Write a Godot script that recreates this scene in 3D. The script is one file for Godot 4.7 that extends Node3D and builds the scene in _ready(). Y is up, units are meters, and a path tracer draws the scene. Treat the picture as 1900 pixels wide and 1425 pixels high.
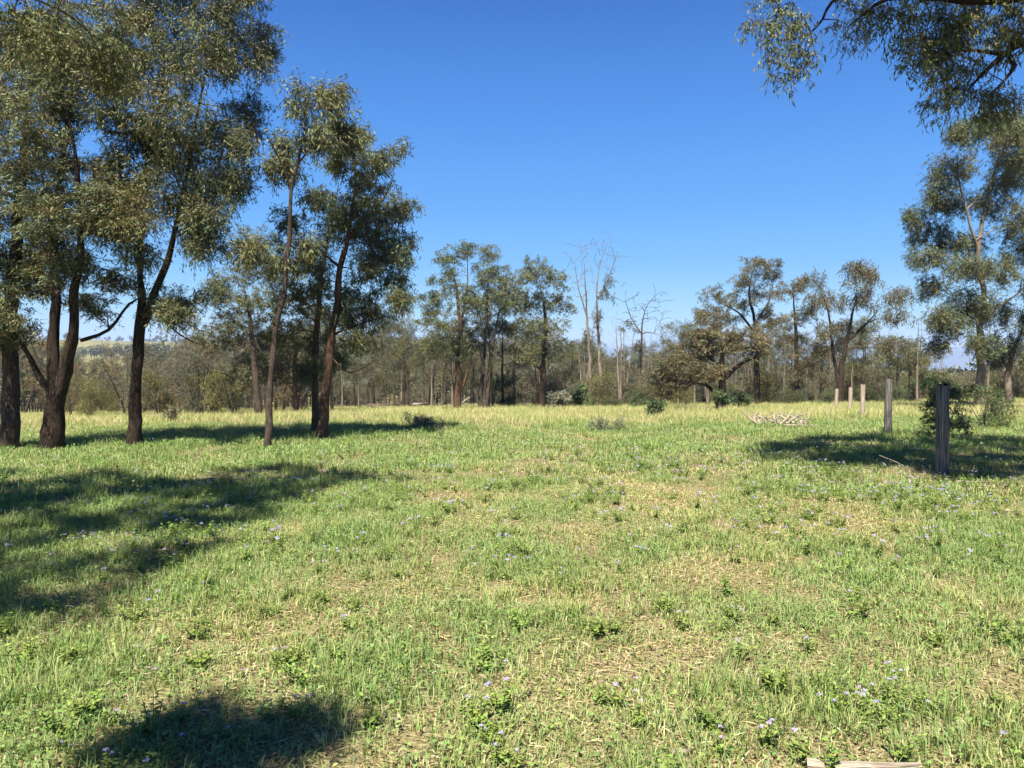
extends Node3D

# ------------------------------------------------------------------ light and camera
const SUN_ENERGY := 1.6
const EXPOSURE := 3.15
const SKY_ENERGY := 0.33       # sky radiance is given as seen, then divided by the exposure

var rng := RandomNumberGenerator.new()
var n_low := FastNoiseLite.new()
var n_mid := FastNoiseLite.new()
var n_patch := FastNoiseLite.new()
var n_clump := FastNoiseLite.new()
var used := {}
var M := {}
var sprays := {}
var crowns := 0

func _ready() -> void:
	rng.seed = 4711
	set_camera()
	set_sky()
	set_sun()
	set_noises()
	make_materials()
	build_ground()
	build_trees()
	build_bush()
	build_distant_forest()
	build_fence()
	build_timber()
	build_small_shrubs()
	build_flowering_weeds()
	build_ground_cover()

func set_camera() -> void:
	var cam := Camera3D.new()
	cam.name = "camera"
	cam.fov = 53.0
	cam.near = 0.05
	cam.far = 9000.0
	add_child(cam)
	cam.position = Vector3(0, 1.65, 0)
	cam.rotation_degrees = Vector3(-2.7, 0, 0)
	cam.current = true

func set_sky() -> void:
	# colour of clear air by height above the horizon, the same all round
	var at := [-90.0, -6.0, 0.0, 3.0, 6.0, 10.0, 16.0, 24.0, 40.0, 65.0, 90.0]
	var col := [Vector3(.16, .2, .14), Vector3(.3, .4, .45), Vector3(.62, .84, 1.0), Vector3(.40, .72, 1.02), Vector3(.235, .555, 1.0), Vector3(.152, .435, .955), Vector3(.095, .315, .835), Vector3(.051, .188, .61), Vector3(.043, .165, .56), Vector3(.038, .15, .52), Vector3(.036, .145, .50)]
	var img := Image.create(16, 512, false, Image.FORMAT_RGBAF)
	for j in 512:
		var e: float = 90.0 - (j + 0.5) / 512.0 * 180.0
		var c := Vector3.ZERO
		for k in at.size() - 1:
			if e >= at[k] and e <= at[k + 1]:
				var t: float = (e - at[k]) / (at[k + 1] - at[k])
				c = (col[k] as Vector3).lerp(col[k + 1], t)
		for i in 16:
			img.set_pixel(i, j, Color(c.x, c.y, c.z, 1.0))
	var pano := PanoramaSkyMaterial.new()
	pano.panorama = ImageTexture.create_from_image(img)
	var sky := Sky.new()
	sky.sky_material = pano
	var env := Environment.new()
	env.background_mode = Environment.BG_SKY
	env.sky = sky
	env.background_energy_multiplier = SKY_ENERGY
	env.tonemap_mode = Environment.TONE_MAPPER_LINEAR
	env.tonemap_exposure = EXPOSURE
	env.sdfgi_enabled = true
	env.ssao_enabled = true
	env.ssil_enabled = true
	env.fog_enabled = true
	env.fog_density = 0.00022
	env.fog_light_color = Color(0.72, 0.82, 1.0)
	var we := WorldEnvironment.new()
	we.name = "world_environment"
	we.environment = env
	add_child(we)

func set_sun() -> void:
	var sun := DirectionalLight3D.new()
	sun.name = "sun"
	sun.light_color = Color(1.0, 0.955, 0.88)
	sun.light_energy = SUN_ENERGY
	sun.light_angular_distance = 0.53
	sun.shadow_enabled = true
	add_child(sun)
	var el := deg_to_rad(59.0)
	var travel := Vector3(0.30 * cos(el), -sin(el), -0.954 * cos(el))
	sun.look_at_from_position(Vector3(0, 30, 0), Vector3(0, 30, 0) + travel, Vector3.UP)

func set_noises() -> void:
	n_low.seed = 3; n_low.frequency = 0.09; n_low.fractal_octaves = 2
	n_mid.seed = 9; n_mid.frequency = 0.5; n_mid.fractal_octaves = 3
	n_patch.seed = 21; n_patch.frequency = 0.62; n_patch.fractal_octaves = 4
	n_clump.seed = 33; n_clump.frequency = 0.9; n_clump.fractal_octaves = 3

# ------------------------------------------------------------------ naming
func numbered(called: String) -> String:
	var k: int = used.get(called, -1) + 1
	used[called] = k
	return called if k == 0 else "%s_%03d" % [called, k]

func thing(called: String, label: String, category: String, at := Vector3.ZERO, group := "") -> Node3D:
	var o := Node3D.new()
	o.name = numbered(called)
	add_child(o)
	o.position = at
	tag(o, label, category, group)
	return o

func tag(o: Node, label: String, category: String, group := "", kind := "") -> void:
	o.set_meta("label", label)
	o.set_meta("category", category)
	if group: o.set_meta("group", group)
	if kind: o.set_meta("kind", kind)

func part(called: String, mesh: Mesh, mat: Material, parent: Node) -> MeshInstance3D:
	var o := MeshInstance3D.new()
	o.name = called
	o.mesh = mesh
	o.material_override = null
	if mesh.get_surface_count() and mat:
		mesh.surface_set_material(0, mat)
	parent.add_child(o, true)
	return o

func copy_of(o: Node3D, called: String) -> Node3D:
	var c: Node3D = o.duplicate()
	c.name = numbered(called)
	add_child(c)
	return c

# ------------------------------------------------------------------ mesh buffers
class Buf:
	var v := PackedVector3Array()
	var n := PackedVector3Array()
	var c := PackedColorArray()
	var uv := PackedVector2Array()
	var i := PackedInt32Array()
	func add(p: Vector3, nn: Vector3, col := Color.WHITE, t := Vector2.ZERO) -> int:
		v.append(p); n.append(nn); c.append(col); uv.append(t)
		return v.size() - 1
	func tri(a: int, b: int, d: int) -> void:
		i.append(a); i.append(b); i.append(d)
	func mesh() -> ArrayMesh:
		var m := ArrayMesh.new()
		if v.is_empty(): return m
		var a := []
		a.resize(Mesh.ARRAY_MAX)
		a[Mesh.ARRAY_VERTEX] = v
		a[Mesh.ARRAY_NORMAL] = n
		a[Mesh.ARRAY_COLOR] = c
		a[Mesh.ARRAY_TEX_UV] = uv
		a[Mesh.ARRAY_INDEX] = i
		m.add_surface_from_arrays(Mesh.PRIMITIVE_TRIANGLES, a)
		return m

func tube(b: Buf, pts: Array, rad: Array, sides: int, rough := 0.0, col := Color.WHITE, cap := false) -> void:
	var side := Vector3(1, 0, 0)
	var base := b.v.size()
	var along := 0.0
	var r0: float = rad[0]
	var wraps: float = maxf(1.0, roundf(TAU * r0 / 0.35))
	var cnt := pts.size()
	for k in cnt:
		var p: Vector3 = pts[k]
		var dir: Vector3 = ((pts[mini(k + 1, cnt - 1)] as Vector3) - (pts[maxi(k - 1, 0)] as Vector3)).normalized()
		side = (side - dir * side.dot(dir))
		side = side.normalized() if side.length() > 0.01 else dir.cross(Vector3(0.3, 0.2, 0.9)).normalized()
		var up := dir.cross(side)
		if k > 0: along += p.distance_to(pts[k - 1])
		for s in sides + 1:
			var a := TAU * s / sides
			var d := side * cos(a) + up * sin(a)
			var r: float = rad[k]
			if rough > 0.0:
				var q := p + d * r
				r *= 1.0 + rough * n_mid.get_noise_3d(q.x * 9.0, q.y * 2.5, q.z * 9.0)
			var cc := col
			if rough > 0.2:
				var q2 := p + d * r
				var pt := n_clump.get_noise_3d(q2.x * 4.0, q2.y * 1.2, q2.z * 4.0) + 0.5 * n_mid.get_noise_3d(q2.x * 16.0, q2.y * 3.0, q2.z * 16.0)
				var kk := clampf(0.5 + pt * 1.3, 0.0, 1.0)
				cc = Color(lerpf(.62, 1.5, kk), lerpf(.62, 1.32, kk), lerpf(.64, 1.18, kk))
			b.add(p + d * r, d, cc, Vector2(wraps * s / sides, along / 0.9))
	for k in cnt - 1:
		for s in sides:
			var q := base + k * (sides + 1) + s
			b.tri(q, q + sides + 1, q + 1)
			b.tri(q + 1, q + sides + 1, q + sides + 2)
	if cap:
		var dir2: Vector3 = ((pts[cnt - 1] as Vector3) - (pts[cnt - 2] as Vector3)).normalized()
		var mid := b.add(pts[cnt - 1], dir2, col)
		var q0 := base + (cnt - 1) * (sides + 1)
		for s in sides:
			var a1 := b.add(b.v[q0 + s], dir2, col)
			var a2 := b.add(b.v[q0 + s + 1], dir2, col)
			b.tri(mid, a2, a1)

# a leaf or blade of four corners with a crease down its middle
func leaf(b: Buf, at: Vector3, dir: Vector3, across: Vector3, length: float, width: float, col: Color, fold := 0.25) -> void:
	var nn := across.cross(dir).normalized()
	var mid := at + dir * length * 0.42
	var w := across * width * 0.5
	var lift := nn * width * fold
	var a := b.add(at, nn, col)
	var l := b.add(mid - w + lift, (nn - across * 0.35).normalized(), col)
	var r := b.add(mid + w + lift, (nn + across * 0.35).normalized(), col)
	var t := b.add(at + dir * length - nn * length * 0.08, nn, col)
	b.tri(a, l, t)
	b.tri(a, t, r)

func ball_dir() -> Vector3:
	var z := rng.randf_range(-1, 1)
	var a := rng.randf() * TAU
	var s := sqrt(1.0 - z * z)
	return Vector3(cos(a) * s, z, sin(a) * s)

func across_of(d: Vector3) -> Vector3:
	var q := ball_dir()
	q = q - d * q.dot(d)
	return q.normalized() if q.length() > 0.02 else d.cross(Vector3(0.1, 0.9, 0.4)).normalized()

func mottle(c: Color, by: float) -> Color:
	var k := 1.0 + rng.randf_range(-by, by)
	return Color(c.r * k * (1.0 + rng.randf_range(-.12, .12)), c.g * k, c.b * k * (1.0 + rng.randf_range(-.15, .15)))

# ------------------------------------------------------------------ materials
func noise_tex(freq: float, seed_: int, kind: int, lo: Color, hi: Color, size := 512, oct := 4) -> NoiseTexture2D:
	var f := FastNoiseLite.new()
	f.noise_type = kind
	f.frequency = freq
	f.seed = seed_
	f.fractal_octaves = oct
	var t := NoiseTexture2D.new()
	t.noise = f
	t.width = size
	t.height = size
	t.seamless = true
	var g := Gradient.new()
	g.set_color(0, lo)
	g.set_color(1, hi)
	t.color_ramp = g
	return t

func leafy(rough: float, back: Color, spec := 0.5) -> StandardMaterial3D:
	var m := StandardMaterial3D.new()
	m.vertex_color_use_as_albedo = true
	m.roughness = rough
	m.metallic_specular = spec
	m.backlight_enabled = true
	m.backlight = back
	m.cull_mode = BaseMaterial3D.CULL_DISABLED
	return m

func barky(lo: Color, hi: Color, seed_: int, depth := 1.5) -> StandardMaterial3D:
	var m := StandardMaterial3D.new()
	m.albedo_texture = noise_tex(0.02, seed_, FastNoiseLite.TYPE_SIMPLEX_SMOOTH, lo, hi)
	m.uv1_scale = Vector3(1.0, 0.35, 1.0)
	m.heightmap_enabled = true
	m.heightmap_texture = noise_tex(0.035, seed_ + 1, FastNoiseLite.TYPE_SIMPLEX_SMOOTH, Color.BLACK, Color.WHITE)
	m.heightmap_scale = depth
	m.vertex_color_use_as_albedo = true
	m.roughness = 0.92
	m.metallic_specular = 0.25
	return m

func make_materials() -> void:
	M.leaf = leafy(0.6, Color(0.62, 0.66, 0.36), 0.38)
	M.grass = leafy(0.6, Color(0.72, 0.76, 0.40), 0.35)
	M.dry = leafy(0.75, Color(0.6, 0.55, 0.42), 0.25)
	M.petal = leafy(0.8, Color(0.6, 0.55, 0.7), 0.2)
	M.bark_dark = barky(Color(0.13, 0.108, 0.092), Color(0.37, 0.32, 0.275), 5, 2.5)
	M.bark_orange = barky(Color(0.22, 0.17, 0.135), Color(0.53, 0.43, 0.35), 15, 2.0)
	M.bark_grey = barky(Color(0.19, 0.165, 0.145), Color(0.46, 0.415, 0.37), 25, 2.0)
	M.bark_pale = barky(Color(0.32, 0.29, 0.26), Color(0.62, 0.58, 0.53), 35, 1.0)
	M.bleached = barky(Color(0.38, 0.355, 0.32), Color(0.75, 0.715, 0.66), 45, 0.8)
	var post := barky(Color(0.20, 0.195, 0.19), Color(0.60, 0.59, 0.57), 55, 1.2)
	post.uv1_scale = Vector3(2.0, 0.15, 1.0)
	M.post = post
	var pale_post := barky(Color(0.45, 0.40, 0.36), Color(0.80, 0.74, 0.68), 65, 1.2)
	pale_post.uv1_scale = Vector3(2.0, 0.15, 1.0)
	M.pale_post = pale_post
	var wire := StandardMaterial3D.new()
	wire.albedo_color = Color(0.42, 0.38, 0.35)
	wire.metallic = 0.6
	wire.roughness = 0.6
	M.wire = wire
	var soil := StandardMaterial3D.new()
	soil.vertex_color_use_as_albedo = true
	soil.albedo_texture = noise_tex(0.05, 71, FastNoiseLite.TYPE_SIMPLEX, Color(0.55, 0.53, 0.48), Color(1, 1, 1), 1024, 5)
	soil.uv1_triplanar = true
	soil.uv1_world_triplanar = true
	soil.uv1_scale = Vector3(0.7, 0.7, 0.7)
	soil.heightmap_enabled = true
	soil.heightmap_texture = noise_tex(0.06, 73, FastNoiseLite.TYPE_SIMPLEX, Color.BLACK, Color.WHITE, 512, 4)
	soil.heightmap_scale = 3.0
	soil.roughness = 1.0
	soil.metallic_specular = 0.1
	M.soil = soil

# ------------------------------------------------------------------ the land
const LAND_D := [0.0, 6.0, 10.0, 16.0, 22.0, 30.0, 38.0, 46.0, 60.0, 90.0, 140.0, 220.0, 400.0, 700.0, 1000.0, 1400.0, 2500.0, 4000.0]
const LAND_H := [0.0, 0.0, -0.06, -0.25, -0.52, -1.0, -1.5, -2.0, -3.0, -5.2, -8.0, -9.5, -8.0, -3.0, 6.0, 8.0, 22.0, 6.0]

func profile(s: float) -> float:
	s = clampf(s, 0.0, 3999.0)
	for k in LAND_D.size() - 1:
		if s <= LAND_D[k + 1]:
			var t: float = (s - LAND_D[k]) / (LAND_D[k + 1] - LAND_D[k])
			return lerpf(LAND_H[k], LAND_H[k + 1], t)
	return 0.0

# height of the ground at x metres across and d metres ahead
func ground(x: float, d: float) -> float:
	var r := sqrt(x * x + d * d)
	var s := maxf(d, 0.0)
	if r > 60.0: s = lerpf(s, r, smoothstep(60.0, 220.0, r))
	var h := profile(s)
	if r > 150.0:
		# the country falls away into a broad valley on one side
		var side := smoothstep(-0.12, 0.30, atan2(x, d))
		var deep := -8.5 - 0.033 * (r - 150.0)
		h = lerpf(h, deep, side * smoothstep(150.0, 260.0, r))
	h += -0.018 * clampf(-x - 2.0, 0.0, 60.0) + 0.015 * clampf(x - 2.0, 0.0, 40.0)
	if r < 400.0:
		h += n_low.get_noise_2d(x, d) * 0.07 * smoothstep(3.0, 12.0, r) + n_mid.get_noise_2d(x, d) * 0.03
	if r > 250.0:
		var a := atan2(x, d)
		var k := smoothstep(250.0, 1200.0, r)
		h += k * (9.0 - 6.0 * smoothstep(-0.12, 0.3, a)) * n_low.get_noise_2d(a * 60.0, r * 0.03) + smoothstep(1400.0, 2600.0, r) * (26.0 - 18.0 * smoothstep(-0.12, 0.3, a)) * n_low.get_noise_2d(a * 45.0 + 70.0, 5.0)
	return h

func spot(x: float, d: float, sink := 0.0) -> Vector3:
	return Vector3(x, ground(x, d) - sink, -d)

# how dry the sward is: 0 lush, 1 straw
func dryness(x: float, d: float) -> float:
	var v := n_patch.get_noise_2d(x, d) * 0.9 + n_low.get_noise_2d(x * 1.7 + 40.0, d * 1.7) * 0.35
	var bias := 0.27
	bias += 0.10 * smoothstep(-1.5, 1.0, x) * (1.0 - smoothstep(8.0, 13.0, d))
	bias -= 0.24 * smoothstep(0.0, 4.0, -x - 0.12 * d) * (1.0 - smoothstep(14.0, 19.0, d))
	bias += 0.26 * smoothstep(18.0, 26.0, d + n_low.get_noise_2d(x, d) * 6.0)
	return clampf(bias + v * 0.62, 0.0, 1.0)

func build_ground() -> void:
	var b := Buf.new()
	var radii := [0.0]
	var r := 0.6
	while r < 4000.0:
		radii.append(r)
		r *= 1.035 if r < 60.0 else 1.06
	radii.append(4000.0)
	var angles := []
	var a := -180.0
	while a < 179.9:
		angles.append(a)
		a += 0.7 if absf(a) < 50.0 else 5.0
	angles.append(180.0)
	var na := angles.size()
	for rr in radii:
		for aa in angles:
			var t := deg_to_rad(aa)
			var x: float = sin(t) * rr
			var d: float = cos(t) * rr
			var e: float = maxf(0.2, rr * 0.02)
			var nn := Vector3(ground(x - e, d) - ground(x + e, d), 2.0 * e, ground(x, d + e) - ground(x, d - e)).normalized()
			var soil := Vector3(.26, .215, .145).lerp(Vector3(.42, .355, .235), clampf(0.5 + n_clump.get_noise_2d(x, d) * 0.9, 0, 1))
			var sward := Vector3(.19, .215, .075).lerp(Vector3(.34, .305, .15), dryness(x, d))
			# bare earth shows only under the paddock's own turf, which is built blade by blade
			var c := soil.lerp(sward, 0.4) if (d < 47.0 and absf(x) < 45.0) else sward
			b.add(Vector3(x, ground(x, d), -d), nn, Color(c.x, c.y, c.z))
	for j in radii.size() - 1:
		for k in na - 1:
			var q: int = j * na + k
			if j > 0: b.tri(q, q + na, q + 1)
			b.tri(q + 1, q + na, q + na + 1)
	var o := part("ground", b.mesh(), M.soil, self)
	tag(o, "gently falling paddock and the low hills beyond", "ground", "", "structure")

# ------------------------------------------------------------------ trees
const PALETTE := {
	"gum": [Color(.112, .142, .062), Color(.145, .168, .076), Color(.085, .118, .052), Color(.175, .168, .088)],
	"near": [Color(.12, .15, .062), Color(.16, .18, .08), Color(.09, .122, .054), Color(.19, .178, .095)],
	"olive": [Color(0.109, 0.133, 0.058), Color(0.138, 0.145, 0.070), Color(0.084, 0.110, 0.055), Color(0.160, 0.145, 0.088)],
	"farleaf": [Color(.112, .142, .062), Color(.145, .168, .076), Color(.085, .118, .052), Color(.175, .168, .088)],
	"bronze": [Color(.125, .128, .066), Color(.155, .142, .076), Color(.10, .108, .056), Color(.18, .148, .088)],
	"dying": [Color(0.098, 0.112, 0.068), Color(0.126, 0.126, 0.080), Color(0.084, 0.098, 0.057), Color(0.154, 0.126, 0.095)],
	"wattle": [Color(0.150, 0.169, 0.135), Color(0.176, 0.195, 0.156), Color(0.117, 0.140, 0.112), Color(0.182, 0.182, 0.146)],
	"thicket": [Color(.145, .152, .098), Color(.175, .172, .115), Color(.115, .128, .078), Color(.21, .185, .13)],
	"rust": [Color(.17, .125, .068), Color(.20, .14, .08), Color(.13, .115, .06), Color(.23, .16, .09)],
	"fresh": [Color(.17, .185, .06), Color(.20, .21, .075), Color(.13, .155, .05), Color(.22, .21, .08)],
	"shrub": [Color(0.081, 0.130, 0.053), Color(0.111, 0.169, 0.070), Color(0.065, 0.104, 0.049), Color(0.143, 0.182, 0.078)],
}

# a spray of hanging leaves on a few fine twigs
func spray(style: String, variant: int, count := 34, radius := 0.30, size := 1.0) -> ArrayMesh:
	var key := "%s%d_%d_%.2f_%.2f" % [style, variant, count, radius, size]
	if sprays.has(key): return sprays[key]
	var b := Buf.new()
	var pal: Array = PALETTE[style]
	var twigs := 5
	for t in twigs:
		var d := ball_dir()
		d.y = d.y * 0.8 + 0.1
		d = d.normalized()
		var end := d * radius * rng.randf_range(0.7, 1.15)
		var sag := Vector3(0, -radius * 0.25, 0)
		var mid := end * 0.55 + Vector3(0, radius * 0.08, 0)
		tube(b, [Vector3.ZERO, mid, end + sag], [0.004 * size, 0.003 * size, 0.0015 * size], 3, 0.0, Color(.10, .075, .05))
		for k in count / twigs:
			var u := rng.randf_range(0.15, 1.0)
			var p := Vector3.ZERO.lerp(mid, u / 0.55) if u < 0.55 else mid.lerp(end + sag, (u - 0.55) / 0.45)
			p += ball_dir() * radius * 0.10
			var dir := (d * 0.4 + Vector3(0, -0.85, 0) + ball_dir() * 0.8).normalized()
			var c: Color = pal[0] if rng.randf() < 0.45 else pal[rng.randi_range(1, 3)]
			leaf(b, p, dir, across_of(dir), rng.randf_range(0.055, 0.115) * size, rng.randf_range(0.015, 0.025) * size, mottle(c, 0.25))
	sprays[key] = b.mesh()
	sprays[key].surface_set_material(0, M.leaf)
	return sprays[key]

func multi(called: String, mesh: Mesh, xf: Array, tint: Array, parent: Node) -> MultiMeshInstance3D:
	var mm := MultiMesh.new()
	mm.transform_format = MultiMesh.TRANSFORM_3D
	mm.use_colors = true
	mm.mesh = mesh
	mm.instance_count = xf.size()
	for k in xf.size():
		mm.set_instance_transform(k, xf[k])
		mm.set_instance_color(k, tint[k])
	var o := MultiMeshInstance3D.new()
	o.name = called
	o.multimesh = mm
	parent.add_child(o, true)
	return o

# grows branches from the stems to points spread through the crown's lobes, then hangs leaf sprays on them
func grow(root: Node3D, stems: Array, lobes: Array, style: String, leaf_scale: float, bark: Material, per_tip: int, tip_r: float, sides := 10, spray_radius := 0.30) -> void:
	var pos := PackedVector3Array()
	var path := PackedFloat32Array()
	var rad := PackedFloat32Array()
	var open := PackedByteArray()
	var trunk := Buf.new()
	for si in stems.size():
		var st: Array = stems[si]
		var curve := Curve3D.new()
		var total := 0.0
		var cp := []
		for q in st: cp.append(Vector3(q[0], q[1], q[2]))
		var pts := []
		var rs := []
		var start_path := 0.0 if si == 0 else 2.0
		for k in cp.size() - 1:
			var p0: Vector3 = cp[maxi(k - 1, 0)]
			var p1: Vector3 = cp[k]
			var p2: Vector3 = cp[k + 1]
			var p3: Vector3 = cp[mini(k + 2, cp.size() - 1)]
			var seg := maxi(2, int(ceil(p1.distance_to(p2) / 0.25)))
			for s in seg + (1 if k == cp.size() - 2 else 0):
				var t := float(s) / seg
				var p := p1.cubic_interpolate(p2, p0, p3, t)
				var rr: float = lerpf(st[k][3], minf(st[k + 1][3], 0.010) if k == cp.size() - 2 else st[k + 1][3], t)
				p += Vector3(n_mid.get_noise_2d(p.y * 1.3, si * 7.0), 0, n_mid.get_noise_2d(p.y * 1.3 + 50.0, si * 7.0)) * minf(0.10, 0.4 * rr + 0.02) * (0.0 if (si == 0 and k == 0 and s == 0) else 1.0)
				rr *= lerpf(1.0, 0.72, (float(k) + t) / (cp.size() - 1))
				if pts.size(): total += p.distance_to(pts[-1])
				pts.append(p)
				rs.append(rr)
				pos.append(p)
				path.append(start_path + total)
				rad.append(rr)
				open.append(1 if (si > 0 or p.y > 0.30 * float(st[-1][1])) else 0)
		if si == 0:
			rs[0] = rs[0] * 1.45
			if rs.size() > 1: rs[1] = rs[1] * 1.15
		tube(trunk, pts, rs, sides if si == 0 else maxi(6, sides - 3), 0.28)
	# crown points
	var tips := []
	var leafy_tip := []
	for l in lobes:
		var c := Vector3(l[0], l[1], l[2])
		for k in int(l[6]):
			var q := ball_dir() * pow(rng.randf(), 0.4)
			tips.append(c + Vector3(q.x * l[3], q.y * l[4], q.z * l[5]))
			leafy_tip.append((1 if l.size() > 7 else 0) if style == "dying" else (int(l[7]) if l.size() > 7 else 1))
	var order := []
	for k in tips.size():
		var best := 1e9
		for j in pos.size():
			if open[j]: best = minf(best, pos[j].distance_squared_to(tips[k]))
		order.append([best, k])
	order.sort_custom(func(a, b): return a[0] < b[0])
	var branch := Buf.new()
	var ends := []
	for e in order:
		var tip: Vector3 = tips[e[1]]
		var best := 1e9
		var bj := 0
		for j in pos.size():
			if open[j] == 0: continue
			var dv := tip - pos[j]
			var dist := dv.length()
			var cost := dist + 0.10 * path[j]
			if dv.y < 0.0: cost += -dv.y * 0.5
			if cost < best:
				best = cost
				bj = j
		var from := pos[bj]
		var len := from.distance_to(tip)
		var seg := maxi(2, int(ceil(len / 0.28)))
		var flat := (tip - from)
		flat.y = 0
		var ctrl := from.lerp(tip, 0.5) + Vector3(0, 0.16 * len, 0) + ball_dir() * 0.10 * len
		var pts := [from]
		var r0 := minf(rad[bj] * 0.72, tip_r * (1.3 + 1.7 * len))
		var rs := [r0]
		var prev := from
		for s in range(1, seg + 1):
			var t := float(s) / seg
			var p := from.lerp(ctrl, t).lerp(ctrl.lerp(tip, t), t)
			if s < seg: p += ball_dir() * 0.035 * minf(1.0, len)
			pts.append(p)
			var rr := lerpf(r0, tip_r * 0.5, t)
			rs.append(rr)
			pos.append(p)
			path.append(path[bj] + len * t)
			rad.append(rr)
			open.append(1)
		tube(branch, pts, rs, 6 if r0 > 0.03 else (4 if r0 > 0.012 else 3))
		ends.append([tip, pts[pts.size() - 2], leafy_tip[e[1]]])
	part("trunk", trunk.mesh(), bark, root)
	part("branches", branch.mesh(), (M.bark_pale if style == "gum" else M.bark_grey) if bark == M.bark_dark else bark, root).set_meta("kind", "stuff")
	var xf := []
	var tint := []
	for e in ends:
		if e[2] == 0: continue
		var dull := rng.randf_range(0.75, 1.2)
		var warm := n_clump.get_noise_3dv((e[0] as Vector3) * 1.1 + root.position)
		for k in per_tip * int(e[2]):
			var p: Vector3 = (e[0] as Vector3).lerp(e[1], rng.randf() * 0.9) + ball_dir() * spray_radius * 1.0 * pow(rng.randf(), 0.5)
			var s := rng.randf_range(0.75, 1.25)
			var basis := Basis(Vector3.UP, rng.randf() * TAU) * Basis(Vector3.RIGHT, rng.randf_range(-0.5, 0.5))
			xf.append(Transform3D(basis.scaled(Vector3.ONE * s), p))
			var v := dull * rng.randf_range(0.85, 1.15)
			tint.append(Color(v * rng.randf_range(.92, 1.1) * (1.0 + 0.28 * warm), v * (1.0 + 0.05 * warm), v * rng.randf_range(.85, 1.1) * (1.0 - 0.2 * warm)))
	if xf.size() > 0:
		crowns += 1
		var o := multi("crown", spray(style, crowns % 6, 25, spray_radius, leaf_scale), xf, tint, root)
		o.set_meta("kind", "stuff")

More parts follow.
